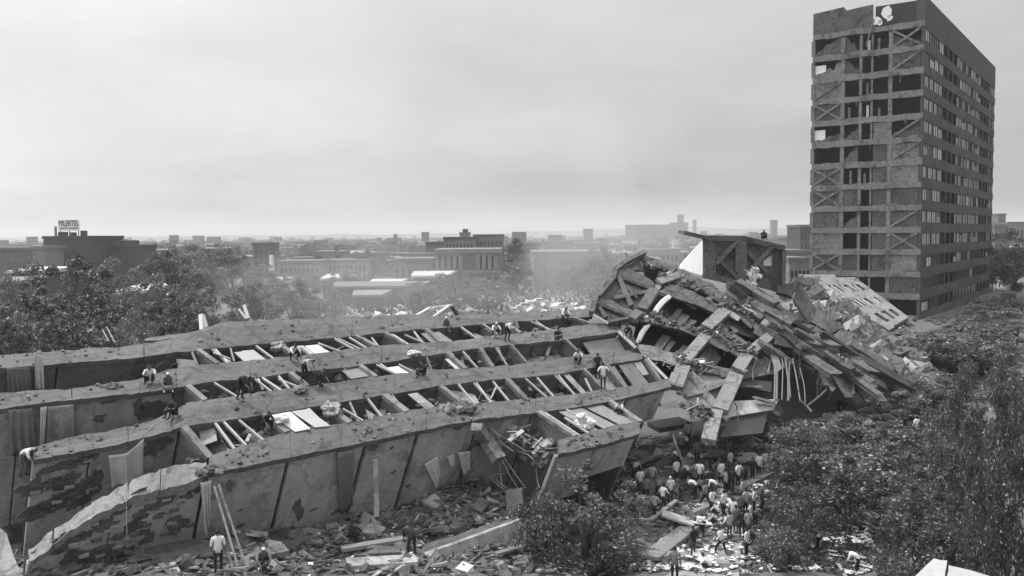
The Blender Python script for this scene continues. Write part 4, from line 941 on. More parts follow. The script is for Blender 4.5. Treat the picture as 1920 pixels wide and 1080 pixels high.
scatter('rubble', 1300, [(980, 1040, 1260, 1078, 3), (1380, 1030, 1680, 1078, 4), (1190, 940, 1300, 1070, 2)], RM, .03, .22, pal=(6, 1.4, 3, 2), plank=.22)
papers('paper_litter', 260, [(1380, 1040, 1560, 1078, 2), (1020, 1050, 1230, 1078, 2)], .03, .12)
papers('paper_litter', 120, [(560, 1000, 900, 1070, 3), (900, 930, 1000, 990, 1), (1650, 690, 1760, 760, 2)], .04, .12)

def gthing(px, py): p = ground_at(px, py); return Vector((p.x, p.y, gz(p.x, p.y)))
def plank_thing(name, a, b, w, h, m, label, cat, lift=.1, za=0, zb=0, group=None):
    """a flat member lying between two ground pixels"""
    A, B = gthing(*a) + Vector((0, 0, lift + za)), gthing(*b) + Vector((0, 0, lift + zb)); mb = MB()
    mb.bar(A, B, w, h); o = mb.build(name, MT[m]); tag(rebase(o), label, cat, group); return o
plank_thing('concrete_plank', (1218, 1052), (1300, 985), 1.0, .18, 'concrete_light', 'long pale concrete plank lying lowest beside the paper-strewn path', 'plank', lift=.3)
plank_thing('concrete_slab', (1240, 978), (1300, 990), 1.2, .12, 'board', 'wide pale board lying across the long concrete plank', 'board', lift=.55)
plank_thing('torn_board', (1294, 988), (1330, 996), .9, .06, 'white', 'bright torn white board at the tip of the wide pale board', 'board', lift=.62)
plank_thing('concrete_beam', (1296, 975), (1340, 945), .4, .3, 'concrete_light', 'short concrete beam beside the upright stump on the path', 'beam', lift=.25)
plank_thing('concrete_beam', (1376, 930), (1440, 895), .9, .3, 'concrete', 'flat concrete beam lying along the far end of the path', 'beam', lift=.3)
plank_thing('timber_plank', (1220, 985), (1268, 945), .25, .12, 'wood', 'timber plank lying at the edge of the leaves under the digging men', 'plank', lift=.3)
plank_thing('concrete_slab', (1362, 818), (1402, 850), 1.3, .3, 'concrete', 'concrete slab slanting down from the foot of the twisted frame', 'slab', lift=.9)
plank_thing('concrete_slab', (1225, 828), (1285, 822), 2.2, .35, 'concrete', 'wide concrete slab lying below the dark man under the frame', 'slab', lift=1.2)
plank_thing('metal_rail', (1258, 862), (1295, 912), .14, .14, 'concrete_light', 'thin pale rail leaning in the dark gap above the diggers', 'rail', lift=.2, za=2.0)
plank_thing('timber_plank', (1287, 893), (1302, 885), .5, .15, 'wood', 'short flat plank among the men in the dark gap', 'plank', lift=.4)
plank_thing('concrete_slab', (1655, 682), (1735, 712), 4.0, .5, 'concrete_light', 'pale flat slab lying at the foot of the rubble slope', 'slab', lift=.6)
plank_thing('concrete_slab', (1612, 652), (1624, 668), 2.6, .4, 'concrete_light', 'square pale slab lying halfway down the rubble slope', 'slab', lift=1.2)
mb = MB(); A = gthing(1300, 986); mb.tube([A, A + Vector((-.05, 0, .8)), A + Vector((-.3, .05, 1.25)), A + Vector((-.6, .1, 1.35))], [.24, .2, .17, .14], 7)
tag(rebase(mb.build('broken_stump', MT['concrete_light'])), 'pale bent concrete stump standing beside the wide board', 'concrete stump')
# things in front of the leaning slabs
def wthing(name, pts, off, m, label, cat, group=None):
    mb = MB(); mb.prism([at(*p) for p in pts], off); o = mb.build(name, MT[m]); tag(rebase(o), label, cat, group); return o
wthing('door_panel', [(575, 990, 41), (612, 998, 41), (588, 1042, 39), (548, 1066, 38.6)], Vector((.03, .05, .05)), 'concrete_light', 'pale door panel leaning in the rubble before the front slab', 'panel')
wthing('fallen_board', [(552, 1000, 41.5), (580, 1005, 41.3), (572, 1030, 40.8), (560, 1022, 41)], Vector((.03, .06, .04)), 'concrete', 'grey panel leaning behind the pale door panel', 'panel')
wthing('concrete_block', [(948, 922, 45.5), (978, 918, 45.5), (982, 960, 45.3), (950, 962, 45.3)], Vector((.1, .8, -.1)), 'concrete_light', 'upright pale concrete block below the bent rebar', 'concrete block')
wthing('small_crate', [(850, 1068, 38.5), (868, 1052, 38.9), (888, 1060, 38.9), (868, 1080, 38.3)], Vector((.02, .05, -.3)), 'white', 'small white crate at the lower edge under the big beam', 'crate')
wthing('grey_sheet', [(935, 1074, 40), (985, 1048, 41.3), (990, 1058, 41.2), (975, 1080, 40.2)], Vector((0, .03, -.06)), 'plaster_pale', 'grey sheet lying at the lower edge right of the white crate', 'sheet')
wthing('rubble_board', [(865, 938, 45.8), (874, 936, 45.8), (878, 984, 44.6), (872, 992, 44.4)], Vector((.04, .1, 0)), 'concrete_light', 'narrow pale board standing upright in the rubble hollow', 'board')
# the large L-shaped spandrel beam lying in the foreground
be = empty('fallen_spandrel', at(890, 1060, 41) - Vector((0, 0, .3)), 'big L-shaped concrete spandrel lying in the foreground rubble', 'concrete beam')
mb = MB(); a0, a1 = at(780, 1046, 39.2), at(984, 972, 44.2); n_ = 8
dn = at(790, 1085, 39.2) - at(780, 1046, 39.2)
for i in range(n_):
    p, q = a0.lerp(a1, i / n_), a0.lerp(a1, (i + 1) / n_); mb.hexa([p + dn, q + dn, q + dn + Vector((-.1, .25, 0)), p + dn + Vector((-.1, .25, 0))], [p, q + Vector((0, 0, rnd.gauss(0, .02))), q + Vector((-.1, .25, 0)), p + Vector((-.1, .25, 0))])
mb.build('upright_web', MT['plaster'], be)
mb = MB(); bk = at(800, 1020, 40.6) - a0
for i in range(n_):
    p, q = a0.lerp(a1, i / n_) + Vector((-.1, .27, -.12)), a0.lerp(a1, (i + 1) / n_) + Vector((-.1, .27, -.12)); k0 = 1 - .5 * i / n_ + rnd.gauss(0, .06)
    mb.hexa([p - Vector((0, 0, .2)), q - Vector((0, 0, .2)), q + bk * k0 - Vector((0, 0, .2)), p + bk * k0 - Vector((0, 0, .2))], [p, q, q + bk * k0, p + bk * k0])
mb.build('flange', MT['concrete'], be)
plank_thing('concrete_plank', (640, 1040), (760, 1028), .5, .16, 'plaster_pale', 'long thin concrete plank lying left of the big spandrel', 'plank', lift=.35)
plank_thing('concrete_slab', (650, 1070), (780, 1062), 1.0, .25, 'plaster', 'grey slab lying at the lower edge left of the big spandrel', 'slab', lift=.25)
plank_thing('timber_plank', (930, 1055), (985, 1038), .3, .12, 'concrete_light', 'pale plank under the right end of the big spandrel', 'plank', lift=.4)
# broken column hanging off the front slab, with bent bars
bc = empty('broken_column', at(930, 860, 46.5) - Vector((0, 0, 2)), 'broken concrete column hanging off the front strip with bent bars', 'concrete column')
mb = MB(); mb.bar(slabpt(893, 800, TF['D'] - .6), at(912, 826, 46.2), .55, .4); mb.bar(at(912, 826, 46.2), at(936, 862, 45.6), .7, .45); mb.build('shaft', MT['concrete_light'], bc)
for (a, b, c) in (((900, 792), (925, 840), (945, 870)), ((918, 786), (940, 830), (962, 846)), ((930, 835), (955, 890), (975, 922)), ((936, 860), (938, 885), (942, 915)), ((940, 850), (960, 880), (985, 915)), ((918, 895), (930, 905), (948, 922)), ((918, 895), (938, 888), (945, 888)), ((925, 892), (936, 905), (950, 915)), ((905, 790), (930, 812), (985, 845)), ((970, 846), (990, 852), (1000, 862)), ((1005, 880), (1012, 870), (1030, 860)), ((1005, 880), (1008, 905), (1012, 915)), ((1012, 920), (1030, 922), (1040, 918))):
    mb = MB(); mb.tube([at(*a, 46.6), at(*b, 46.0), at(*c, 45.6)], .03, 4); mb.build('rebar', MT['concrete_light'] if rnd.random() < .5 else MT['metal'], bc)
# the broken-off piece of strip left of the last bay
fs = empty('loose_strip', at(1020, 850, 49.5), 'tilted loose piece of facade strip in front of the braced bay', 'concrete slab')
mb = MB(); mb.prism([at(987, 846, 49.2), at(1022, 829, 50.4), at(1046, 856, 49.6), at(1014, 872, 48.6)], Vector((.05, .1, -.35))); mb.build('slab', MT['concrete'], fs)
mb = MB(); mb.prism([at(1010, 866, 48.4), at(1045, 850, 49.4), at(1050, 860, 49.2), at(1016, 876, 48.2)], Vector((.05, .1, -.3))); mb.build('slab_edge', MT['concrete_light'], fs)
mb = MB(); mb.bar(at(1062, 850, 50.5), at(1082, 892, 49.8), .5, .5); o = mb.build('corner_post', MT['concrete']); tag(rebase(o), 'concrete post standing out of the leaves below the last bay', 'post')
# leaning poles and post
def pole(a, b, r, m, label, cat='pole', name='leaning_pole'):
    mb = MB(); mb.tube([at(*a), at(*b)], r, 6); o = mb.build(name, MT[m]); tag(rebase(o), label, cat)
pole((402, 912, 35.6), (446, 1062, 33.8), .05, 'concrete_light', 'left one of two long thin poles leaning on the broken slab end')
pole((410, 908, 35.6), (458, 1052, 34.2), .05, 'concrete_light', 'right one of two long thin poles leaning on the broken slab end')
pole((704, 862, 41.4), (706, 968, 41.4), .13, 'plaster', 'square dark post leaning upright against the front slab', 'post', 'leaning_post')
pole((697, 968, 41), (712, 1006, 40.4), .09, 'concrete_light', 'short pale pole leaning at the foot of the dark post')
pole((192, 618, 62), (204, 640, 61), .05, 'wood', 'thin stick standing behind the farthest strip, left of a pair', 'stick', 'thin_stick')
pole((200, 613, 62), (215, 642, 61), .05, 'wood', 'thin stick standing behind the farthest strip, right of a pair', 'stick', 'thin_stick')
pole((448, 580, 66), (462, 598, 65), .08, 'board', 'pale stake leaning behind the farthest strip near the bushes', 'stick', 'thin_stick')
pole((458, 573, 66), (466, 598, 65), .14, 'board', 'thicker pale stake leaning beside a thin one behind the strip', 'stick', 'thin_stick')
pole((236, 868, 32), (238, 1004, 30.5), .012, 'metal', 'thin cable hanging before the stained left slab', 'cable', 'hanging_cable')
# white boards and debris along the back edge
wthing('white_post', [(372, 590, 57), (378, 588, 57), (381, 616, 56.5), (374, 618, 56.5)], Vector((.05, .15, 0)), 'white', 'white forked post standing on the farthest strip', 'post')
wthing('white_post', [(378, 590, 57), (381, 590, 57), (388, 612, 56.5), (384, 614, 56.5)], Vector((.05, .15, 0)), 'board', 'slanted board propped against the white forked post', 'board')
wthing('white_bundle', [(740, 592, 64), (748, 585, 64), (760, 586, 64), (762, 595, 63.8), (742, 597, 63.8)], Vector((.1, .5, 0)), 'white', 'round white bundle lying behind the farthest strip', 'bundle')
for k, (a, b) in enumerate((((776, 594), (806, 577)), ((786, 595), (815, 577)), ((812, 594), (842, 573)), ((818, 596), (848, 575)), ((846, 574), (858, 592)), ((806, 577), (848, 572)))):
    mb = MB(); mb.bar(at(*a, 63 + k * .15), at(*b, 63.5 + k * .15), .35, .1); o = mb.build('fallen_timber', MT['white' if k in (0, 2) else 'frame' if k != 4 else 'wood_dark']); tag(rebase(o), ('long white frame lowest in the pile behind the strip', 'grey frame second in the pile behind the strip', 'white frame raised at the right of the pile behind the strip', 'grey frame beneath the raised white frame', 'dark short prop holding up the raised frames', 'top frame lying across the raised pile of frames')[k], 'timber')
wthing('long_board', [(610, 601, 60), (700, 604, 62), (700, 606, 62), (612, 603, 60)], Vector((.1, .3, 0)), 'wood', 'long dark board lying on the farthest strip', 'board')
# lumps lying on the strips
def lump(px, py, r, m, label, cat, sq=.6):
    p, n = hit(px, py)
    if p is None: return
    if cat != 'bundle':                                    # a heap of broken pieces
        mb = MB()
        for k in range(34):
            a, q = rnd.uniform(0, 6.28), r * 1.3 * rnd.random() ** .7; s_ = r * rnd.uniform(.12, .4); mb.chunk((math.cos(a) * q, math.sin(a) * q, (1 - q / (r * 1.4)) * r * sq * rnd.uniform(.2, 1)), s_, s_ * rnd.uniform(.5, 1), s_ * rnd.uniform(.4, .8), 0, .4)
        o = mb.build('rubble_heap', MT[m]); o['kind'] = 'thing'; o.location = p + Vector((0, 0, -.05)); tag(o, label, 'rubble heap'); return
    bm = bmesh.new(); bmesh.ops.create_icosphere(bm, subdivisions=4, radius=r * .8)
    for v in bm.verts:
        d = v.co / r * 2.0 + Vector((px, py, 0)); v.co *= 1 + .55 * noise.noise(d) + .3 * (1 - abs(noise.noise(d * 2.3)) * 3) * .5 + .1 * noise.noise(d * 6); v.co.z *= sq * .8
    me = bpy.data.meshes.new('lump'); bm.to_mesh(me); bm.free(); me.materials.append(MT[m]); o = obj('cloth_bundle', me); o.location = p + Vector((0, 0, r * sq * .35)); tag(o, label, cat)
lump(209, 724, .32, 'rubble', 'round rubble lump on the second strip left of the seated man', 'concrete lump')
lump(562, 733, .42, 'cloth_dark', 'dark bundle on the third strip in front of the digging men', 'bundle')
lump(528, 790, .4, 'cloth', 'crumpled cloth bundle beside the white boards', 'bundle', .8)
lump(620, 775, .55, 'rubble_light', 'tangled pale bundle in the bay right of the white boards', 'bundle', .9)
lump(688, 806, .22, 'concrete_dark', 'dark lump on the front strip right of the white boards', 'concrete lump')
lump(376, 735, .35, 'board', 'white crumpled scrap on the third strip below the slanting bar', 'bundle', .4)
lump(520, 655, .5, 'rubble_light', 'pale bundle in the far bay left of the crouching man', 'bundle', .8)
lump(885, 830, .35, 'rubble', 'broken lump at the top of the hanging column', 'concrete lump')
lump(1098, 800, .55, 'white', 'white bag lying at the last bay of the front strip', 'bundle', .9)
lump(1090, 786, .35, 'cloth_white', 'smaller pale cloth above the white bag', 'bundle', .9)
lump(862, 764, .6, 'rubble', 'pile of crumbled brick on the front strip near its break', 'concrete lump', .4)
lump(840, 765, .5, 'concrete_light', 'pale crumbled pile beside the crumbled brick on the front strip', 'concrete lump', .4)
lump(395, 882, .42, 'rubble', 'crumbled rubble at the joint of the arched strip', 'concrete lump', .6)
lump(372, 862, .35, 'rubble', 'small rubble heap just behind the joint of the arched strip', 'concrete lump', .5)
lump(872, 672, .4, 'white', 'white sack lying in the second bay', 'bundle', .5)
lump(775, 665, .4, 'cloth_white', 'white crumpled sheet left of the man sitting over the bay', 'bundle', .6)
for k, (px, py, a_, L_, w_, m, lab) in enumerate(((500, 1050, .5, 1.6, .9, 'concrete_dark', 'dark slab piece lying between the crouching man and the door panel'), (690, 1000, -.4, 1.5, .8, 'plaster', 'grey slab piece lying right of the short pale pole'), (800, 1005, .3, 1.8, 1.0, 'concrete', 'broad slab piece lying behind the big spandrel'), (900, 960, 1.2, 1.3, .7, 'concrete_dark', 'dark slab piece in the hollow left of the upright block'), (720, 1045, .2, 1.4, .7, 'concrete', 'slab piece lying left of the left end of the big spandrel'), (470, 1020, -.3, 1.2, .8, 'plaster', 'slab piece lying at the foot of the leaning poles'), (1000, 1000, .7, 1.5, .9, 'concrete_dark', 'dark slab piece between the big spandrel and the leafy sapling'), (1210, 870, .5, 2.2, 1.2, 'concrete', 'slab piece leaning at the left of the dark gap'), (1330, 860, -.4, 2.0, 1.0, 'concrete_dark', 'dark slab piece at the foot of the twisted frame'), (1400, 870, .3, 1.8, 1.0, 'plaster', 'slab piece lying behind the far end of the path'))):
    p = gthing(px, py); d = Vector((math.cos(a_), math.sin(a_), R(-.15, .25))); mb = MB(); mb.bar(p - d * L_ / 2 + Vector((0, 0, .25)), p + d * L_ / 2 + Vector((0, 0, .35)), w_, .18, (R(-.4, .4), R(-.4, .4), 1)); o = weather(mb.build('slab_piece', MT[m]), 3, .06, 1.5, k); tag(rebase(o), lab, 'concrete slab')
# loose chunks big enough to pick apart
CH = []
for k in range(46):
    bx_ = rnd.choice(((480, 1000, 980, 1070), (600, 940, 950, 990), (1180, 840, 1400, 920), (1560, 660, 1720, 720)))
    p = gthing(rnd.uniform(bx_[0], bx_[2]), rnd.uniform(bx_[1], bx_[3])); mb = MB(); s = rnd.uniform(.22, .55) * p.y / 50
    mb.chunk((0, 0, s * .3), s, s * rnd.uniform(.5, 1), s * rnd.uniform(.3, .6), jit=.35)
    o = mb.build('concrete_chunk', MT[rnd.choice(('rubble', 'concrete', 'rubble_light', 'concrete_light'))]); o.location = p
    area = 'in the foreground rubble before the front slab' if bx_[0] < 1000 else ('in the dark gap where the men dig' if bx_[0] < 1500 else 'on the rubble slope below the tower')
    tag(o, 'jagged concrete chunk lying ' + area, 'concrete chunk', 'chunks ' + area)
# ------------------------------------------------------------------ people
def body(pose):
    """one continuous figure grown over a jointed skeleton; faces y+, stands on z = 0"""
    J = dict(pelvis=(0, 0, .94), spine=(0, 0, 1.14), chest=(0, .0, 1.33), neck=(0, 0, 1.5), head=(0, .02, 1.6), crown=(0, .02, 1.71),
             shL=(-.19, 0, 1.42), elL=(-.25, -.02, 1.14), wrL=(-.25, .07, .9), haL=(-.25, .1, .82), shR=(.19, 0, 1.42), elR=(.25, -.02, 1.14), wrR=(.25, .07, .9), haR=(.25, .1, .82),
             hiL=(-.1, 0, .9), knL=(-.11, .03, .5), anL=(-.11, 0, .08), toL=(-.12, .15, .03), hiR=(.1, 0, .9), knR=(.11, .03, .5), anR=(.11, 0, .08), toR=(.12, .15, .03))
    J.update(pose)
    Rr = dict(pelvis=.145, spine=.135, chest=.155, neck=.058, head=.098, crown=.075, shL=.078, elL=.05, wrL=.034, haL=.04, shR=.078, elR=.05, wrR=.034, haR=.04,
              hiL=.1, knL=.064, anL=.043, toL=.036, hiR=.1, knR=.064, anR=.043, toR=.036)
    E = [('pelvis', 'spine', 0), ('spine', 'chest', 0), ('chest', 'neck', 2), ('neck', 'head', 2), ('head', 'crown', 2)]
    for s in 'LR': E += [('chest', 'sh' + s, 0), ('sh' + s, 'el' + s, 0), ('el' + s, 'wr' + s, 2), ('wr' + s, 'ha' + s, 2), ('pelvis', 'hi' + s, 1), ('hi' + s, 'kn' + s, 1), ('kn' + s, 'an' + s, 1), ('an' + s, 'to' + s, 3)]
    names = list(J); me = bpy.data.meshes.new('person'); me.from_pydata([J[k] for k in names], [(names.index(a), names.index(b)) for a, b, _ in E], [])
    o = bpy.data.objects.new('person_rig', me); COL.objects.link(o)
    md = o.modifiers.new('s', 'SKIN'); md.use_smooth_shade = True; md.branch_smoothing = .6
    for i, k in enumerate(names):
        sv = me.skin_vertices[0].data[i]; sv.radius = (Rr[k] * (1.25 if k in ('chest', 'pelvis', 'spine') else 1), Rr[k]); sv.use_root = (k == 'pelvis')
    o.modifiers.new('d', 'SUBSURF').levels = 1
    bpy.context.view_layer.update()
    ev = o.evaluated_get(bpy.context.evaluated_depsgraph_get()); m2 = bpy.data.meshes.new_from_object(ev)
    V = {k: Vector(v) for k, v in J.items()}
    m2.materials.clear()
    for k in range(4): m2.materials.append(MT['shirt_white'])
    bm = bmesh.new(); bm.from_mesh(m2)
    hd = (V['crown'] - V['neck']).normalized(); ch = V['chest'] - V['pelvis']
    face = Vector((0, 1, 0)) - hd * hd.y
    face = face.normalized() if face.length > .1 else Vector((0, 0, -1))
    def near(c):
        best, bl = 9, 0
        for a, b, l in E:
            p, q = V[a], V[b]; t = max(0, min(1, (c - p).dot(q - p) / max(1e-6, (q - p).length_squared))); r = lerp(Rr[a], Rr[b], t)
            d = (c - p.lerp(q, t)).length - r
            if d < best: best, bl, bt = d, l, (a, b, t)
        return bl, bt
    for f in bm.faces:
        c = f.calc_center_median(); l, (a, b, t) = near(c)
        if a in ('neck', 'head'):
            r = c - V['head']; l = 3 if (r.dot(hd) > .06 or r.dot(face) < -.02) and r.dot(hd) > -.06 else 2
        if a == 'chest' and b == 'neck' and t < .45: l = 0
        if a[:2] == 'el' and t < .12: l = 0
        f.material_index = l
    # nose, and separate curled fingers with a thumb on each hand
    def tube(pts, rs, k, mi):
        rings = []
        for j, p in enumerate(pts):
            ax = (pts[min(j + 1, len(pts) - 1)] - pts[max(0, j - 1)]).normalized(); u = ax.orthogonal().normalized(); w = ax.cross(u)
            rings.append([bm.verts.new(p + (u * math.cos(6.283 * i / k) + w * math.sin(6.283 * i / k)) * rs[j]) for i in range(k)])
        for r0, r1 in zip(rings, rings[1:]):
            for i in range(k): f = bm.faces.new((r0[i], r0[(i + 1) % k], r1[(i + 1) % k], r1[i])); f.material_index = mi; f.smooth = True
        for r in (rings[0][::-1], rings[-1]): bm.faces.new(r).material_index = mi
    h0 = V['head'] + face * .09; tube([h0 + hd * .02, h0 + face * .025 - hd * .02], [.012, .02], 4, 2)
    side = hd.cross(face)
    for s in (-1, 1): e = V['head'] + side * (.095 * s); tube([e - hd * .02, e + hd * .02 + side * (.012 * s)], [.015, .02], 4, 2)
    for s in 'LR':
        w, h = V['wr' + s], V['ha' + s]; d = (h - w).normalized(); sd = d.cross(Vector((0, 0, 1))); sd = sd.normalized() if sd.length > .2 else Vector((1, 0, 0)); pn = d.cross(sd)
        for k, ln in enumerate((.075, .085, .08, .06)):
            b = h + sd * ((k - 1.5) * .02) + d * .02; tube([b, b + d * ln * .5 + pn * .01, b + d * ln * .9 + pn * .035], [.0095, .009, .007], 4, 2)
        b = h + sd * (.038 if s == 'L' else -.038) - d * .02; tube([b, b + d * .03 + sd * (.02 if s == 'L' else -.02), b + d * .06 + sd * (.02 if s == 'L' else -.02) + pn * .02], [.012, .01, .008], 4, 2)
    bmesh.ops.recalc_face_normals(bm, faces=bm.faces)
    bm.to_mesh(m2); bm.free(); m2.shade_smooth(); bpy.data.objects.remove(o)
    m2.name = 'person'; return m2
POSES = dict(
    stand={},
    hips=dict(elL=(-.36, -.1, 1.2), wrL=(-.2, .04, 1.0), haL=(-.16, .08, .98), elR=(.36, -.1, 1.2), wrR=(.2, .04, 1.0), haR=(.16, .08, .98)),
    reach=dict(elL=(-.24, .2, 1.25), wrL=(-.16, .42, 1.2), haL=(-.14, .5, 1.22), elR=(.22, .22, 1.2), wrR=(.12, .42, 1.1), haR=(.1, .5, 1.12)),
    point=dict(elR=(.36, .12, 1.42), wrR=(.5, .34, 1.48), haR=(.54, .42, 1.5)),
    stride=dict(pelvis=(0, 0, .9), hiL=(-.1, 0, .86), knL=(-.13, .26, .52), anL=(-.14, .36, .1), toL=(-.15, .51, .05), hiR=(.1, 0, .86), knR=(.13, -.1, .47), anR=(.15, -.42, .1), toR=(.16, -.28, .04), chest=(0, .1, 1.28), spine=(0, .04, 1.1), neck=(0, .14, 1.45), head=(0, .18, 1.55), crown=(0, .2, 1.66), shL=(-.19, .1, 1.37), shR=(.19, .1, 1.37), elL=(-.26, -.04, 1.12), wrL=(-.24, .1, .94), haL=(-.23, .16, .88), elR=(.27, .22, 1.12), wrR=(.22, .4, 1.0), haR=(.2, .47, .97)),
    bend=dict(pelvis=(0, -.12, .92), spine=(0, .04, 1.06), chest=(0, .24, 1.12), neck=(0, .4, 1.13), head=(0, .49, 1.1), crown=(0, .6, 1.08), shL=(-.2, .3, 1.1), shR=(.2, .3, 1.1), elL=(-.24, .36, .84), wrL=(-.16, .5, .62), haL=(-.14, .54, .54), elR=(.24, .38, .84), wrR=(.16, .54, .64), haR=(.14, .58, .56), hiL=(-.11, -.1, .87), hiR=(.11, -.1, .87), knL=(-.14, .05, .48), knR=(.14, .02, .48), anL=(-.15, -.08, .08), anR=(.15, -.12, .08), toL=(-.17, .08, .03), toR=(.17, .04, .03)),
    sit=dict(pelvis=(0, 0, .16), spine=(0, .04, .36), chest=(0, .12, .54), neck=(0, .2, .7), head=(0, .25, .79), crown=(0, .29, .9), shL=(-.2, .13, .62), shR=(.2, .13, .62), elL=(-.26, .28, .42), wrL=(-.14, .44, .46), haL=(-.08, .5, .46), elR=(.26, .28, .42), wrR=(.14, .44, .42), haR=(.08, .5, .42), hiL=(-.11, .04, .14), knL=(-.18, .42, .46), anL=(-.15, .5, .08), toL=(-.17, .65, .03), hiR=(.11, .04, .14), knR=(.18, .4, .46), anR=(.15, .46, .08), toR=(.17, .61, .03)),
    squat=dict(pelvis=(0, -.1, .34), spine=(0, 0, .52), chest=(0, .14, .66), neck=(0, .26, .79), head=(0, .32, .86), crown=(0, .4, .95), shL=(-.2, .17, .72), shR=(.2, .17, .72), elL=(-.26, .36, .5), wrL=(-.18, .5, .3), haL=(-.16, .54, .22), elR=(.26, .38, .5), wrR=(.16, .52, .32), haR=(.14, .56, .24), hiL=(-.12, -.06, .34), knL=(-.22, .3, .5), anL=(-.16, .12, .1), toL=(-.2, .28, .03), hiR=(.12, -.06, .34), knR=(.22, .28, .5), anR=(.16, .08, .1), toR=(.2, .24, .03)),
    crawl=dict(pelvis=(0, -.28, .56), spine=(0, -.08, .6), chest=(0, .14, .6), neck=(0, .32, .62), head=(0, .41, .6), crown=(0, .51, .58), shL=(-.2, .2, .58), shR=(.2, .2, .58), elL=(-.24, .26, .32), wrL=(-.2, .36, .1), haL=(-.2, .42, .05), elR=(.24, .24, .34), wrR=(.2, .34, .12), haR=(.2, .4, .06), hiL=(-.11, -.27, .5), hiR=(.11, -.27, .5), knL=(-.15, -.12, .1), knR=(.15, -.18, .1), anL=(-.14, -.52, .08), anR=(.14, -.58, .08), toL=(-.14, -.68, .05), toR=(.14, -.74, .05)))
BODY = {k: body(v) for k, v in POSES.items()}
SH = dict(w='shirt_white', p='shirt_pale', g='shirt_grey', d='shirt_dark')
def person(p, pose, facing, shirt, label, group, trousers='jeans', cap=False, size=1.0):
    o = bpy.data.objects.new('person', BODY[pose]); COL.objects.link(o); o.location = p; o.rotation_euler = (0, 0, facing); o.scale = (size,) * 3
    for i, m in enumerate((SH[shirt], trousers, 'skin', 'white' if cap else 'hair')):
        o.material_slots[i].link = 'OBJECT'; o.material_slots[i].material = MT[m]
    return tag(o, label, 'person', group)
bpy.context.view_layer.update()
GW = 'people searching on top of the fallen block'; GC = 'people digging at the foot of the wreck'; GP = 'people standing along the path'
def face(deg): return rad(deg)          # 0 = away from the camera, 90 = to the left, 180 = towards the camera, 270 = to the right
ONTOP = [
 (283, 718, 'sit', 190, 'w', 'man in white shirt sitting at the left end of the second strip', 'jeans', 0),
 (316, 735, 'squat', 200, 'g', 'man with pale hat squatting right behind the white-shirted sitter', 'jeans_grey', 1),
 (331, 782, 'sit', 150, 'd', 'man all in black sitting at the broken end of the third strip', 'jeans', 0),
 (452, 750, 'bend', 250, 'd', 'man in dark clothes bending alone over the second bay', 'jeans', 0),
 (548, 677, 'squat', 230, 'w', 'man in white shirt squatting alone on the second strip beside the far bay', 'jeans', 0),
 (572, 716, 'bend', 250, 'p', 'man in pale shirt bending at the left of the digging group on the third strip', 'jeans', 0),
 (596, 726, 'squat', 280, 'd', 'dark figure squatting in the middle of the digging group on the third strip', 'jeans', 0),
 (626, 716, 'crawl', 90, 'p', 'man in pale shirt on hands and knees at the right of the digging group', 'jeans', 0),
 (798, 706, 'sit', 120, 'd', 'dark figure sitting over the second bay in the middle of the block', 'jeans', 0),
 (838, 622, 'squat', 180, 'g', 'grey figure with pale hat half hidden in the far bay', 'jeans_grey', 1),
 (928, 632, 'squat', 200, 'w', 'person in white with white cap squatting at the far bay', 'jeans', 1),
 (952, 640, 'bend', 230, 'w', 'man in white shirt bending beside the white-capped figure', 'jeans', 0),
 (1044, 640, 'sit', 200, 'd', 'person in black top sitting on the second strip with legs over the edge', 'jeans_grey', 0),
 (1086, 680, 'sit', 160, 'w', 'man in white shirt sitting at the right end of the second bay', 'jeans', 0),
 (1121, 712, 'stand', 20, 'd', 'dark-clothed person standing behind the man with the white shirt near the right end', 'jeans', 0),
 (1131, 731, 'hips', 10, 'w', 'man in white shirt standing upright with hands on hips near the right end', 'jeans', 0),
 (1058, 602, 'squat', 200, 'w', 'small white figure squatting on the farthest strip', 'jeans_grey', 0),
 (1181, 634, 'squat', 140, 'd', 'dark figure squatting where the strips meet the twisted heap', 'jeans', 0),
 (1166, 778, 'sit', 130, 'w', 'man in white shirt sitting on the right end of the front strip', 'jeans', 0),
 (497, 808, 'squat', 230, 'd', 'dark figure squatting in the front bay left of the white boards', 'jeans', 0),
 (1431, 450, 'sit', 180, 'd', 'tiny black figure sitting on top of the roof room', 'jeans', 0),
]
for px, py, pose, fc, sh, lab, tr_, cap in ONTOP:
    p, n = hit(px, py)
    if p is None: p = bp(px, py, .3)
    person(p, pose, face(fc), sh, lab, GW, tr_, bool(cap))
person(slabpt(46, 880, TF['C'] + .4) + Vector((0, 0, -.3)), 'bend', face(262), 'w', 'man in white shirt bending at the far left end of the third strip', GW, 'jeans_grey')
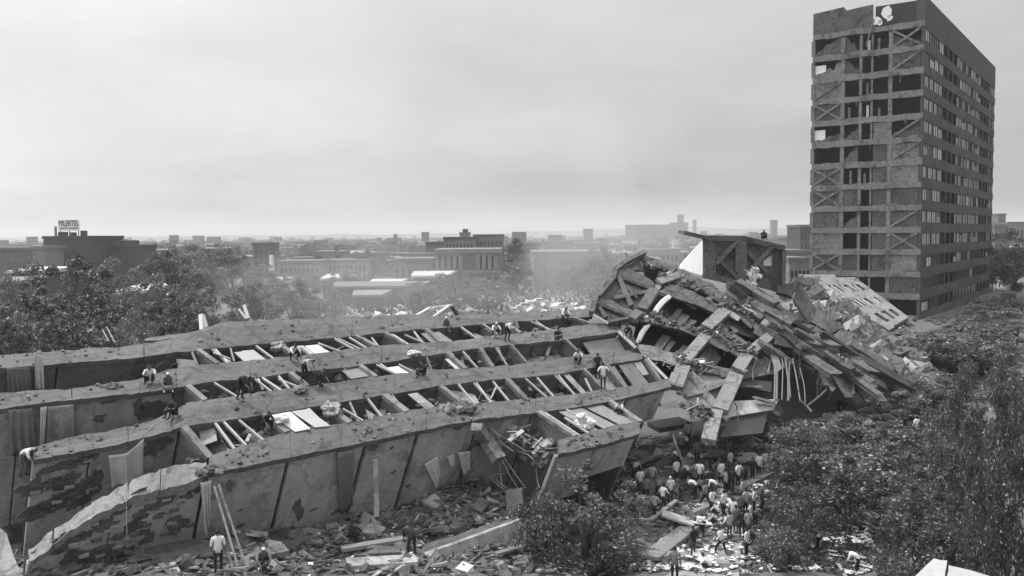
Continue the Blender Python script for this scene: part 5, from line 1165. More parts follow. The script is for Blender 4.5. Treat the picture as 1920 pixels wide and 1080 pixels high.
CROWD = [
 (1298, 786, 'point', 200, 'd', 'man in black standing on the debris under the twisted frame', 'jeans', 0),
 (1290, 834, 'stand', 10, 'w', 'man in white shirt standing on the concrete slab below the frame', 'jeans', 0),
 (1191, 905, 'bend', 330, 'p', 'pale-shirted man bending at the left end of the dark gap', 'jeans', 0),
 (1170, 905, 'bend', 30, 'g', 'grey figure half hidden in the leaves left of the gap', 'jeans_grey', 0),
 (1223, 912, 'stand', 340, 'p', 'person in pale shirt standing under the overhanging slab', 'jeans_grey', 0),
 (1211, 944, 'stand', 350, 'g', 'man in grey shirt and dark trousers standing at the edge of the leaves', 'jeans', 0),
 (1257, 941, 'stand', 15, 'w', 'man in white shirt and white helmet standing left of the thin rail', 'jeans', 1),
 (1226, 974, 'stride', 320, 'p', 'man in pale shirt striding nearest to the leaves', 'jeans', 0),
 (1242, 962, 'stride', 300, 'w', 'man in white shirt stepping behind the nearest striding man', 'jeans', 0),
 (1278, 938, 'bend', 300, 'd', 'dark stooping figure in front of the white-helmeted man', 'jeans_grey', 0),
 (1303, 928, 'bend', 60, 'w', 'man in white shirt stooping right of the thin rail', 'jeans', 0),
 (1324, 947, 'stride', 40, 'g', 'man in grey shirt with legs wide apart at the centre of the diggers', 'jeans', 0),
 (1341, 938, 'bend', 70, 'w', 'white-shirted person stooping right behind the wide-legged man', 'jeans_grey', 0),
 (1361, 930, 'reach', 40, 'p', 'man in long pale shirt reaching out before the dark beam', 'jeans', 0),
 (1371, 928, 'stand', 350, 'd', 'dark figure standing against the back of the man in the long pale shirt', 'jeans', 0),
 (1272, 876, 'bend', 30, 'p', 'pale figure bending deep in the dark gap under the slab', 'jeans', 0),
 (1276, 858, 'stand', 350, 'g', 'person with white cap standing deepest in the dark gap', 'jeans', 1),
 (1287, 852, 'bend', 20, 'p', 'stooping person with pale cap right of the deepest figure', 'jeans', 1),
 (1307, 872, 'stand', 20, 'g', 'grey-shirted man standing with his back turned in the gap', 'jeans', 0),
 (1332, 900, 'stand', 60, 'd', 'dark figure standing in the shade in the middle of the gap', 'jeans', 0),
 (1350, 902, 'reach', 90, 'g', 'grey figure reaching forward in the shade of the gap', 'jeans', 0),
 (1369, 890, 'stand', 40, 'p', 'pale-shirted man standing at the right of the shaded gap', 'jeans_grey', 0),
 (1398, 903, 'bend', 60, 'd', 'dark stooping figure at the far end of the path', 'jeans', 0),
 (1411, 902, 'stand', 30, 'd', 'man in black standing left of the white pair at the far end of the path', 'jeans', 0),
 (1423, 896, 'stand', 20, 'w', 'left man of the white-shirted pair at the far end of the path', 'jeans', 0),
 (1435, 889, 'stand', 10, 'w', 'right man of the white-shirted pair at the far end of the path', 'jeans', 0),
 (1465, 850, 'stand', 20, 'w', 'person in white standing alone behind the bushes at the foot of the wreck', 'jeans_grey', 0),
 (1346, 968, 'squat', 60, 'w', 'white-shirted person squatting at the left of the group on the path', 'jeans', 0),
 (1357, 974, 'stand', 40, 'w', 'man in white shirt with dark hair at the head of the group on the path', 'jeans', 0),
 (1369, 968, 'bend', 50, 'w', 'white-shirted person stooping inside the group on the path', 'jeans', 0),
 (1380, 1000, 'stand', 20, 'g', 'person in grey striped top standing in the middle of the path group', 'jeans_grey', 0),
 (1391, 1004, 'stand', 350, 'd', 'man in black standing in the middle of the path group', 'jeans', 0),
 (1402, 1008, 'stand', 10, 'p', 'person in pale shirt at the right of the path group', 'jeans_grey', 0),
 (1414, 968, 'stand', 60, 'w', 'man in white shirt at the edge of the trees behind the path group', 'jeans', 0),
 (1428, 965, 'stand', 70, 'd', 'dark-haired figure in black half hidden by the trees behind the path group', 'jeans', 0),
 (1421, 985, 'squat', 60, 'd', 'dark figure squatting under the tree right of the path group', 'jeans', 0),
 (1364, 995, 'squat', 100, 'w', 'person in white squatting behind the striding man on the path', 'jeans', 0),
 (1342, 984, 'squat', 80, 'p', 'pale figure squatting beside the sunlit papers', 'jeans', 0),
 (1353, 1042, 'stride', 40, 'w', 'man in bright white shirt striding alone along the path', 'jeans', 0),
 (1265, 1098, 'stand', 350, 'g', 'man in grey shirt seen from behind at the lower edge by the papers', 'jeans', 0),
 (1413, 1016, 'squat', 60, 'd', 'dark figure squatting in the shade right of the striding man', 'jeans', 0),
 (1449, 1062, 'stand', 40, 'p', 'person in pale shirt standing among the saplings at the lower right', 'jeans_grey', 0),
 (1533, 1036, 'bend', 60, 'w', 'white figure stooping under the trees beside the bright papers', 'jeans', 0),
 (1607, 1072, 'bend', 60, 'w', 'white figure stooping at the lower edge right of the bright papers', 'jeans', 0),
 (1572, 784, 'stand', 20, 'd', 'dark figure standing below the cave mouth, left of two', 'jeans', 0),
 (1583, 786, 'stand', 350, 'd', 'dark figure standing below the cave mouth, right of two', 'jeans', 0),
 (1718, 824, 'stand', 20, 'w', 'person in white among the trees far right, leftmost of four', 'jeans', 0),
 (1739, 832, 'stand', 20, 'w', 'person in white among the trees far right, second of four', 'jeans', 0),
 (1815, 818, 'stand', 20, 'p', 'person in pale shirt among the trees far right, third of four', 'jeans', 0),
 (1826, 824, 'stand', 20, 'w', 'person in white among the trees far right, last of four', 'jeans', 0),
 (1200, 925, 'stand', 20, 'w', 'man in white shirt between the grey shirted man and the slab above the gap', 'jeans', 0),
 (1235, 928, 'bend', 340, 'g', 'grey figure stooping behind the white-helmeted man', 'jeans', 0),
 (1268, 905, 'stand', 30, 'w', 'man in white shirt standing at the top of the thin rail', 'jeans', 0),
 (1290, 905, 'bend', 20, 'p', 'pale figure stooping over the short flat plank in the gap', 'jeans', 0),
 (1312, 912, 'stand', 340, 'w', 'man in white shirt standing above the wide-legged man', 'jeans', 0),
 (1331, 925, 'stand', 10, 'd', 'dark figure standing at the right shoulder of the wide-legged man', 'jeans_grey', 0),
 (1352, 915, 'stand', 30, 'w', 'man in white shirt with his back turned before the dark beam', 'jeans', 0),
 (1384, 918, 'hips', 40, 'w', 'man in white shirt with hands on hips on the dark beam', 'jeans', 0),
 (1392, 940, 'stand', 60, 'p', 'person in pale shirt at the near end of the dark beam', 'jeans_grey', 0),
 (1335, 962, 'hips', 40, 'w', 'man in white shirt with hands on hips left of the path group', 'jeans', 0),
 (1374, 985, 'stand', 340, 'w', 'man in white shirt in the thick of the path group', 'jeans', 0),
 (1387, 978, 'stand', 20, 'g', 'grey-shirted man at the back of the path group', 'jeans', 0),
 (1407, 990, 'stand', 60, 'w', 'man in white shirt right behind the pale-shirted person of the path group', 'jeans', 0),
 (1398, 962, 'stand', 30, 'p', 'pale-shirted man alone behind the path group', 'jeans', 0),
 (1368, 1015, 'stand', 30, 'p', 'pale-shirted person between the striding man and the path group', 'jeans_grey', 0),
 (1318, 1000, 'bend', 80, 'w', 'white-shirted man stooping over the torn white board', 'jeans', 0),
 (1300, 1040, 'stand', 40, 'd', 'man in dark shirt standing among the sunlit papers', 'jeans_grey', 0),
 (1400, 1045, 'stand', 50, 'w', 'man in white shirt right of the striding man at the edge of the shade', 'jeans', 0),
 (1330, 1068, 'squat', 60, 'w', 'white-shirted person squatting over the papers at the lower edge', 'jeans', 0),
 (410, 1078, 'stand', 20, 'w', 'man in white shirt in the foreground rubble before the arched slab', 'jeans', 0),
 (494, 1070, 'squat', 200, 'g', 'grey figure crouching in the rubble right of the leaning poles', 'jeans', 1),
 (772, 1038, 'bend', 30, 'd', 'dark figure bending in the rubble before the front slab', 'jeans', 0),
 (660, 1022, 'squat', 330, 'd', 'dark figure crouching in the rubble right of the door panel', 'jeans', 0),
 (632, 1036, 'squat', 300, 'g', 'grey figure crouching beside the leaning door panel', 'jeans_grey', 0),
 (1000, 1058, 'bend', 80, 'g', 'grey figure with pale hat bending under the end of the big spandrel', 'jeans_grey', 1),
]
for px, py, pose, fc, sh, lab, tr_, cap in CROWD:
    if py < 800 and px < 1320 or (px < 1500 and 820 < py < 852):
        p, n = hit(px, py); p = p if p is not None else gthing(px, py)
    else: p = gthing(px, py)
    person(p, pose, face(fc), sh, lab, GP if lab.find('path') > 0 else GC, tr_, bool(cap))
# ------------------------------------------------------------------ trees
def leaf_cloud(rs, centres, radii, n, size, droop=False, aspect=.5, flat=.8):
    """n small leaves spread through clumps; returns vertices and quads"""
    k = len(centres); ci = rs.randint(0, k, n); C = centres[ci]; r = radii[ci]
    g = rs.normal(size=(n, 3)); g /= np.linalg.norm(g, axis=1)[:, None] + 1e-6
    P = C + g * (r * rs.rand(n) ** .45)[:, None] * np.array([1, 1, flat])
    if droop:
        st = rs.rand(n); P = C + g * (r * .55)[:, None] * np.array([1, 1, .25]); P[:, 2] -= st * r * 1.5; sway = rs.normal(scale=.05, size=(n, 3)); P += sway
        ax = rs.normal(size=(n, 3)) * 1.0 + np.array([0, 0, -.7])
    else: ax = rs.normal(size=(n, 3)) * np.array([1, 1, .7])
    ax /= np.linalg.norm(ax, axis=1)[:, None]
    b = np.cross(ax, rs.normal(size=(n, 3)) + np.array([0, 0, .6])); b /= np.linalg.norm(b, axis=1)[:, None] + 1e-6
    s = size * rs.uniform(.6, 1.35, n)[:, None]
    V = np.stack([P - ax * s, P + b * s * aspect, P + ax * s, P - b * s * aspect], 1).reshape(-1, 3)
    return V, np.arange(4 * n).reshape(-1, 4)
def tree_proto(seed, h, r, crown0, nclump, nleaf, leaf, cr=(.5, 1.0), droop=False, aspect=.5, cone=False, stems=1, lm='leaf', trunk_r=None):
    rs = np.random.RandomState(seed); rr = random.Random(seed); cs = []
    ch = h - crown0
    while len(cs) < nclump:
        p = rs.uniform(-1, 1, 3); d = np.linalg.norm(p)
        if d > 1 or d < .35: continue
        z = crown0 + (p[2] * .5 + .5) * ch; wid = (1.0 - .85 * (z - crown0) / ch) if cone else 1.0
        if noise.noise(Vector((p[0] * 2 + seed, p[1] * 2, p[2] * 2))) < -.28: continue      # bites out of the outline
        cs.append((p[0] * r * wid, p[1] * r * wid, z))
    cs = np.array(cs); cr_ = rs.uniform(cr[0], cr[1], len(cs))
    V, Fq = leaf_cloud(rs, cs, cr_, nleaf, leaf, droop, aspect)
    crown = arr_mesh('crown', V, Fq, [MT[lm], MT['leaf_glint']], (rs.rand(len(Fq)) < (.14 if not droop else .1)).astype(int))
    mb = MB(); tr_ = trunk_r or h * .022
    for s in range(stems):
        a = s * 2.4; lean = Vector((math.cos(a), math.sin(a), 0)) * (.12 * h if stems > 1 else .03 * h)
        top = Vector((0, 0, crown0 + ch * .55)) + lean; base = lean * .08
        mid = base.lerp(top, .5) + Vector((rr.uniform(-.1, .1), rr.uniform(-.1, .1), 0)) * h * .2
        mb.tube([base - Vector((0, 0, .4)), mid, top], [tr_, tr_ * .75, tr_ * .35], 7)
        for i in range(s, len(cs), max(1, len(cs) // 14 * stems)):
            c = Vector(cs[i]); t = min(.95, max(.35, rr.uniform(.4, .9))); st = base.lerp(mid, t * 2) if t < .5 else mid.lerp(top, t * 2 - 1)
            e = st.lerp(c, .5) + Vector((0, 0, rr.uniform(0, .05) * h)); mb.tube([st, e, c], [tr_ * .38, tr_ * .25, tr_ * .1], 5)
    me = bpy.data.meshes.new('trunk'); me.from_pydata([tuple(v) for v in mb.v], [], mb.f); me.materials.append(MT['bark']); me.shade_smooth()
    return me, crown, h, r
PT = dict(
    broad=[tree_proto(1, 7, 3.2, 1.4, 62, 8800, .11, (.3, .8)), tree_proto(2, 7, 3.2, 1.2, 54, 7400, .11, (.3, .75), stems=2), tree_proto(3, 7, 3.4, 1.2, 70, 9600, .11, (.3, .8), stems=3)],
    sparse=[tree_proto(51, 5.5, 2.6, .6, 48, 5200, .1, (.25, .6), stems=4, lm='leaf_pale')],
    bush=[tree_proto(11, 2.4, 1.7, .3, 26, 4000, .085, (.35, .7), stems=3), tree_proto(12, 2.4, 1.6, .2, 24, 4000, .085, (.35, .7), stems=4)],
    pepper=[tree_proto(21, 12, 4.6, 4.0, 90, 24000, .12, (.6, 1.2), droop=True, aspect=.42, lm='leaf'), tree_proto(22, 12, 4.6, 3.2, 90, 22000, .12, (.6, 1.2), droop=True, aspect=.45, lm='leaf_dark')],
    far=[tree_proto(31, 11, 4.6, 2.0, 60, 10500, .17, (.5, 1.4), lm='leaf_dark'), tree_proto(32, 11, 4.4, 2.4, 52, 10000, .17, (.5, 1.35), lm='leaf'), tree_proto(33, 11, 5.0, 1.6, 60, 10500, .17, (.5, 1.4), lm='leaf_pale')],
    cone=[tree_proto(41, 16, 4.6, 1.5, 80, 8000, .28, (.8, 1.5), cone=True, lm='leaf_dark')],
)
def tree(kind, i, x, y, z, h, w, rot, label, name='tree', group=None):
    tm, cm, ph, pr = PT[kind][i % len(PT[kind])]
    e = empty(name, Vector((x, y, z)), label, 'tree' if name.find('bush') < 0 else 'bush', group); e.rotation_euler = (0, 0, rot); e.scale = (w / pr, w / pr, h / ph)
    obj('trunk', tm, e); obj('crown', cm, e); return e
def tree_at(kind, i, px, pytop, Y, wpx, label, name='tree', base=None, group=None, hmin=1.0):
    p = at(px, pytop, Y); z = gz(p.x, p.y) if base is None else base
    h = max(hmin, p.z - z); return tree(kind, i, p.x, p.y, z, h, wpx / 2 * Y / F, (px * 7.3) % 6.28, label, name, group)
# near trees, right of the wreck
tree_at('sparse', 0, 1105, 872, 42.5, 230, 'leafy sapling tree in the lower centre, left of the digging crowd', 'broadleaf_tree')
tree_at('bush', 0, 1015, 935, 41, 110, 'small sparse bush at the right end of the big spandrel', 'leafy_bush')
tree_at('bush', 1, 1140, 1000, 42, 90, 'low bush between the lower centre tree and the concrete plank', 'leafy_bush')
tree_at('bush', 0, 1060, 905, 49, 120, 'bush growing under the last bay of the front strip', 'leafy_bush')
tree_at('broad', 0, 1530, 800, 50, 190, 'round broadleaf tree right of the path, behind the group of people', 'broadleaf_tree')
tree_at('broad', 2, 1575, 825, 52, 230, 'large broadleaf tree standing just above the bright papers at the lower right', 'broadleaf_tree')
tree_at('broad', 1, 1512, 905, 45, 140, 'slender broadleaf tree beside the path group', 'broadleaf_tree')
tree_at('broad', 0, 1700, 815, 44, 270, 'widest broadleaf tree in the lower right, between the papers and the drooping tree', 'broadleaf_tree')
tree_at('broad', 2, 1720, 905, 38, 170, 'broadleaf tree in front of the widest one at the lower right', 'broadleaf_tree')
tree_at('broad', 1, 1790, 900, 36, 220, 'broadleaf tree above the white parapet corner', 'broadleaf_tree')
tree_at('pepper', 0, 1868, 640, 34, 230, 'tall drooping pepper tree at the right edge', 'pepper_tree')
tree_at('pepper', 1, 1905, 820, 27, 200, 'dark drooping pepper tree at the lower right corner', 'pepper_tree')
tree_at('pepper', 1, 1785, 745, 47, 170, 'drooping tree standing left of the tall pepper tree', 'pepper_tree')
tree_at('broad', 0, 1610, 775, 60, 170, 'low broadleaf tree below the cave mouth of the wreck', 'broadleaf_tree')
tree_at('bush', 1, 1500, 788, 58, 130, 'bush at the dark foot of the hanging pipes', 'leafy_bush')
tree_at('bush', 0, 1405, 800, 63, 90, 'dark bush in the shade right of the twisted frame', 'leafy_bush')
tree_at('broad', 2, 1760, 700, 68, 210, 'broadleaf tree right of the pale slab on the rubble slope', 'broadleaf_tree')
tree_at('broad', 1, 1690, 745, 66, 170, 'broadleaf tree below the pale slab on the rubble slope', 'broadleaf_tree')
tree_at('broad', 0, 1830, 610, 84, 220, 'broadleaf tree between the tower foot and the tall pepper tree', 'broadleaf_tree')
tree_at('broad', 2, 1770, 622, 92, 150, 'smaller broadleaf tree nearest to the tower corner', 'broadleaf_tree')
tree_at('broad', 1, 1895, 575, 95, 150, 'broadleaf tree at the right edge beyond the tall pepper tree', 'broadleaf_tree')
tree_at('bush', 1, 1735, 660, 88, 110, 'bush between the rubble slope and the tower corner', 'leafy_bush')
tree_at('broad', 1, 1800, 590, 118, 110, 'broadleaf tree in front of the dark long tower face, nearer the corner', 'broadleaf_tree')
tree_at('broad', 0, 1850, 572, 128, 120, 'broadleaf tree in front of the dark long tower face, farther along', 'broadleaf_tree')
tree_at('broad', 2, 1745, 640, 102, 130, 'broadleaf tree hiding the ground at the tower corner', 'broadleaf_tree')
tree_at('bush', 1, 1815, 645, 86, 160, 'wide bush left of the tall pepper tree, below the tower', 'leafy_bush')
tree_at('bush', 0, 1870, 560, 135, 90, 'bush along the dark foot of the long tower face', 'leafy_bush')
tree_at('bush', 1, 1452, 1005, 44, 70, 'sapling bush standing between the path group and the shade', 'leafy_bush')
tree_at('bush', 0, 1480, 1000, 42, 90, 'sapling bush left of the bright papers', 'leafy_bush')
tree_at('bush', 1, 1700, 1010, 33, 150, 'bush at the lower edge left of the white parapet corner', 'leafy_bush')
tree_at('bush', 0, 1660, 840, 52, 140, 'bush between the low and the widest broadleaf trees', 'leafy_bush')
# trees behind the wreck and in the city
BG = [
 ('far', 0, 125, 478, 98, 200, 'big tree in front of the building that carries the roof sign'), ('far', 0, 55, 545, 80, 190, 'dark tree at the left edge behind the farthest strip'),
 ('far', 0, 165, 560, 84, 170, 'dark tree right of the one at the left edge'), ('far', 2, 225, 488, 120, 130, 'pale tree right of the sign building'), ('far', 2, 262, 585, 74, 110, 'low rounded pale tree behind the thin sticks'),
 ('far', 1, 315, 470, 150, 120, 'tree left of the smoky gap, beyond the white tin roof'), ('far', 2, 372, 462, 165, 110, 'tall hazy tree in the left middle distance, left of a pair'), ('far', 1, 432, 466, 175, 120, 'tall hazy tree in the left middle distance, right of a pair'),
 ('far', 1, 330, 545, 95, 150, 'tree behind the white forked post'), ('far', 0, 405, 540, 100, 130, 'dark tree behind the pale stakes'), ('far', 1, 475, 535, 105, 110, 'tree right of the pale stakes'),
 ('far', 1, 548, 528, 120, 120, 'tree at the left border of the dust'), ('far', 2, 600, 520, 140, 100, 'pale tree inside the dust'), ('far', 1, 500, 500, 190, 80, 'tree before the dark block with the white chimney'),
 ('far', 1, 650, 505, 210, 80, 'small tree behind the dust'), ('cone', 0, 968, 448, 215, 80, 'tall pointed dark tree right of the colonnaded building'), ('far', 0, 850, 508, 175, 130, 'spreading tree in front of the colonnaded building'),
 ('far', 1, 915, 525, 170, 100, 'tree between the spreading tree and the pointed tree'), ('far', 1, 790, 530, 165, 80, 'small tree left of the spreading tree'), ('far', 1, 1120, 463, 175, 95, 'smoky tree behind the peak of the twisted heap'),
 ('far', 1, 1075, 500, 230, 70, 'small tree before the long blank wall'), ('far', 0, 1885, 428, 205, 110, 'dark tree right of the tower, nearest the right edge'), ('far', 0, 1862, 462, 190, 60, 'dark tree against the right end of the tower'),
 ('far', 0, 1905, 470, 170, 90, 'dark tree low at the right edge beyond the tower'), ('far', 2, 30, 505, 130, 110, 'tree before the long building at the left edge'),
 ('far', 0, 290, 560, 82, 120, 'dark tree between the rounded pale tree and the forked post'), ('far', 0, 110, 590, 72, 150, 'dark undergrowth tree just behind the farthest strip at the left'), ('far', 1, 20, 600, 68, 130, 'undergrowth tree at the left edge just behind the farthest strip'),
]
for k, i, px, py, Y, w, lab in BG: tree_at(k, i, px, py, Y, w, lab, 'conifer_tree' if k == 'cone' else 'background_tree', group='trees beyond the wreck')
cr_ = random.Random(23)
for k in range(58):
    Y = cr_.uniform(240, 620); px = cr_.uniform(180, 1500); p = at(px, 460, Y); h = cr_.uniform(6, 13)
    tree('far', k, p.x, p.y, 0, h, h * cr_.uniform(.35, .6), cr_.uniform(0, 6), '%s hazy %s tree %s in the far city' % ('tall' if h > 10 else 'low', ('dark', 'grey', 'pale')[k % 3], 'left of the white chimney' if px < 500 else 'right of the chimney' if px < 815 else 'behind the colonnaded building' if px < 980 else 'right of the pointed tree' if px < 1250 else 'behind the roof room'), 'distant_tree', 'far trees among the city roofs')
# low growth between the trees
def weeds(name, n, areas, size=.09, hh=.5):
    rs = np.random.RandomState(5); cs = []; ws = [a[4] for a in areas]
    for k in range(n):
        a = rnd.choices(areas, ws)[0]; p = ground_at(rnd.uniform(a[0], a[2]), rnd.uniform(a[1], a[3])); cs.append((p.x, p.y, gz(p.x, p.y) + rnd.uniform(.1, hh)))
    V, Fq = leaf_cloud(rs, np.array(cs), rs.uniform(.2, .6, n), n * 60, size, False, .45)
    o = obj(name, arr_mesh(name, V, Fq, [MT['leaf']])); tag(o, kind='stuff')
weeds('undergrowth', 900, [(1420, 820, 1880, 1075, 6), (990, 920, 1200, 1075, 2), (1620, 640, 1900, 800, 3), (1440, 900, 1640, 1075, 2)])
# ------------------------------------------------------------------ the city behind
def pane_rows(mbs, e, P, ux, uy, un, w, h, rows, cols, x0, x1, z0, z1, ratio=(.55, .6), label='window'):
    for r in range(rows):
        for c in range(cols):
            cx = lerp(x0, x1, (c + .5) / cols); cz = lerp(z0, z1, (r + .5) / rows); hw = (x1 - x0) / cols * ratio[0] / 2; hh = (z1 - z0) / rows * ratio[1] / 2
            o0 = P + ux * cx + Vector((0, 0, cz)); mb = MB()
            mb.box(o0 + un * .05, ux * hw, un * .06, Vector((0, 0, hh))); mb.build('window', MT['glass'], e)
def block(px0, px1, py, Y, m, depth, label, rows=0, cols=0, roof='city_mid', par=.8, name='city_building', group=None, wz=(.15, .9), ratio=(.55, .6), base=-.5, yaw=0.0):
    a, b = at(px0, py, Y), at(px1, py, Y); top = a.z; w = b.x - a.x
    e = empty(name, Vector(((a.x + b.x) / 2, Y, 0)), label, 'building', group)
    ux = Vector((math.cos(yaw), math.sin(yaw), 0)); uy = Vector((-math.sin(yaw), math.cos(yaw), 0)); P = Vector((a.x, Y, 0))
    mb = MB(); c = P + ux * (w / 2) + uy * (depth / 2)
    mb.box(c + Vector((0, 0, (top + base) / 2)), ux * (w / 2), uy * (depth / 2), Vector((0, 0, (top - base) / 2))); mb.build('wall', MT[m], e)
    mb = MB(); mb.box(c + Vector((0, 0, top + par / 2 - .3)), ux * (w / 2 + .25), uy * (depth / 2 + .25), Vector((0, 0, par / 2))); mb.build('roof', MT[roof], e)
    if rows: pane_rows(None, e, P, ux, uy, -uy, w, top, rows, cols, w * .04, w * .96, top * wz[0], top * wz[1], ratio)
    return e, P, ux, uy, w, top
def part(e, name, m, *boxes):
    mb = MB()
    for b in boxes: mb.abox(*b)
    return mb.build(name, MT[m], e)
# building with the roof sign
e, P, ux, uy, w, top = block(81, 167, 446, 250, 'city_dark', 22, 'dark windowless building with a lettered sign on its roof', name='sign_building', roof='city_dark')
sx = P.x
for k, (x0, x1, h) in enumerate(((109, 122, 7), (132, 138, 6), (151, 158, 9))):
    q0, q1 = at(x0, 446, 252), at(x1, 446, 252); part(e, 'water_tank', 'city_dark', (q0.x, q1.x, 252, 254, top, top + h * .15 * 1.0 + .6))
q = at(104, 446, 251); part(e, 'flue_pipe', 'city_pale', (q.x - .25, q.x + .25, 251, 251.5, top, top + 3.2))
sg = empty('roof_sign', Vector((at(129, 440, 251).x, 251, top)), 'white lettered billboard standing on the roof of the dark building', 'sign')
s0, s1, zt, zb = at(109, 413, 251), at(149, 433, 251), at(129, 412.5, 251).z, at(129, 432.5, 251).z
part(sg, 'sign_board', 'white', (s0.x, s1.x, 251, 251.15, zb, zt))
for x in (s0.x + .4, (s0.x + s1.x) / 2, s1.x - .4): part(sg, 'sign_leg', 'city_dark', (x - .1, x + .1, 251.2, 251.4, top, zb + .5))
def lettering(txt, x0, x1, z0, z1, y, parent):
    cu = bpy.data.curves.new('lettering', 'FONT'); cu.body = txt; cu.extrude = .02; o = bpy.data.objects.new('t', cu); COL.objects.link(o); bpy.context.view_layer.update()
    me = bpy.data.meshes.new_from_object(o.evaluated_get(bpy.context.evaluated_depsgraph_get())); bpy.data.objects.remove(o)
    co = np.empty(len(me.vertices) * 3); me.vertices.foreach_get('co', co); co = co.reshape(-1, 3); mn, mx = co.min(0), co.max(0)
    u = (co - mn) / np.maximum(mx - mn, 1e-6); n = np.empty_like(co); n[:, 0] = x0 + u[:, 0] * (x1 - x0); n[:, 2] = z0 + u[:, 1] * (z1 - z0); n[:, 1] = y - .05 * u[:, 2]
    n -= np.array(world_loc(parent)); me.vertices.foreach_set('co', n.ravel()); me.materials.clear(); me.materials.append(MT['ink']); me.update()
    return obj('lettering', me, parent)
hz_ = zt - zb; wx = s1.x - s0.x
lettering('MILERTEL', s0.x + .02 * wx, s1.x - .03 * wx, zb + .46 * hz_, zb + .96 * hz_, 250.98, sg)
lettering('anil enpo', s0.x + .08 * wx, s1.x - .06 * wx, zb + .1 * hz_, zb + .36 * hz_, 250.98, sg)
block(-40, 62, 468, 240, 'city_mid', 20, 'long grey building at the left edge', roof='city_mid')
e, *_ = block(60, 84, 465, 236, 'city_pale', 10, 'pale narrow wall block left of the sign building', roof='city_pale'); 
e, P, ux, uy, w, top = block(168, 252, 463, 262, 'city_dark', 16, 'dark low building with an arched roof right of the sign building', roof='city_dark')
mb = MB(); a, b = at(190, 463, 263), at(230, 463, 263); n = 10; pr = [Vector((lerp(a.x, b.x, i / n), 263, top + math.sin(math.pi * min(1, i / n * .62)) * 1.9)) for i in range(n + 1)]
mb.prism(pr + [Vector((b.x, 263, top)), Vector((a.x, 263, top))], Vector((0, 12, 0))); mb.build('arched_roof', MT['city_dark'], e)
def canopy(px0, px1, py, Y, d, m, label, hgt=.5):
    a, b = at(px0, py, Y), at(px1, py, Y); e = empty('shed', Vector(((a.x + b.x) / 2, Y, 0)), label, 'shed')
    mb = MB(); mb.hexa([(a.x, Y, a.z - hgt), (b.x, Y, a.z - hgt), (b.x + 1, Y + d, a.z - hgt), (a.x - 1, Y + d, a.z - hgt)], [(a.x, Y, a.z), (b.x, Y, a.z), (b.x + 1, Y + d, a.z + .5), (a.x - 1, Y + d, a.z + .5)]); mb.build('roof', MT[m], e)
    mb = MB(); mb.abox(a.x + .5, b.x - .5, Y + 1.2, Y + d - .5, -.5, a.z - hgt - .01); mb.build('wall', MT['city_dark'], e)
canopy(216, 274, 545, 150, 12, 'roof_pale', 'low shed with a bright tin roof among the left trees')
canopy(462, 512, 530, 190, 14, 'roof_pale', 'long low shed with a bright roof before the white chimney')
canopy(250, 275, 485, 280, 10, 'roof_pale', 'small bright roof between the left trees and the dark low building')
canopy(600, 655, 522, 220, 14, 'roof_pale', 'first of the bright flat roofs left of the colonnaded building'); canopy(690, 745, 532, 200, 12, 'roof_pale', 'low bright roof behind the dust')
canopy(770, 845, 517, 215, 16, 'roof_pale', 'long bright flat canopy just left of the colonnaded building'); canopy(620, 790, 537, 190, 10, 'city_mid', 'long grey shed behind the dust'); canopy(660, 715, 553, 175, 8, 'city_pale', 'short pale shed nearest behind the dust')
canopy(12, 80, 508, 200, 14, 'roof_pale', 'bright-edged low roof at the left edge'); canopy(-20, 30, 528, 170, 10, 'city_pale', 'lower pale roof at the left edge')
block(474, 505, 458, 300, 'city_dark', 12, 'dark narrow tower block in the left middle distance', 5, 3, roof='city_dark')
mb = MB(); a = at(510, 515, 262); mb.tube([Vector((a.x, 262, 0)), Vector((a.x, 262, at(510, 478, 262).z))], [1.0, .6], 8); tag(rebase(mb.build('chimney', MT['white'])), 'white chimney right of the dark narrow tower block', 'chimney')
block(520, 602, 492, 270, 'city_mid', 14, 'low grey building with a row of dark bays right of the chimney', 1, 9, wz=(.55, .85)); block(612, 690, 490, 280, 'city_pale', 14, 'low pale building with small windows before the far roofs', 2, 9)
block(545, 585, 485, 300, 'city_pale', 10, 'pale block behind the low grey building with dark bays', 1, 4); block(695, 720, 476, 330, 'city_mid', 14, 'grey block left of the colonnaded building', 2, 4)
block(735, 812, 488, 255, 'city_mid', 18, 'plain grey building joined to the left of the colonnaded one', 1, 6, wz=(.4, .8)); block(752, 810, 478, 290, 'city_pale', 10, 'pale roof block above the plain grey building')
block(798, 832, 456, 330, 'city_dark', 14, 'dark square block behind the colonnaded building', roof='city_dark')
# the colonnaded building
e, P, ux, uy, w, top = block(815, 938, 474, 250, 'city_mid', 24, 'building with tall columns between dark windows and a pale cornice', roof='city_pale', par=1.3, name='colonnaded_building')
zc0, zc1 = at(860, 506, 250).z, at(860, 478, 250).z
for x in (819, 830, 841, 852, 863, 896, 907, 918, 929):
    q = at(x, 490, 249); part(e, 'column', 'city_pale', (q.x - .55, q.x + .55, 249.2, 249.9, zc0, zc1))
for x in (824, 835, 846, 857, 901, 912, 923): q = at(x, 490, 249.5); part(e, 'window', 'glass', (q.x - .55, q.x + .55, 249.8, 249.98, zc0 + .3, zc1 - .4))
q0, q1 = at(812, 508, 249), at(940, 508, 249); part(e, 'string_course', 'city_pale', (q0.x, q1.x, 249.3, 249.95, zc0 - .9, zc0 - .1))
for i in range(9): q = at(lerp(822, 930, i / 8), 520, 249.5); part(e, 'window', 'glass', (q.x - .6, q.x + .6, 249.85, 249.98, zc0 - 4.2, zc0 - 2))
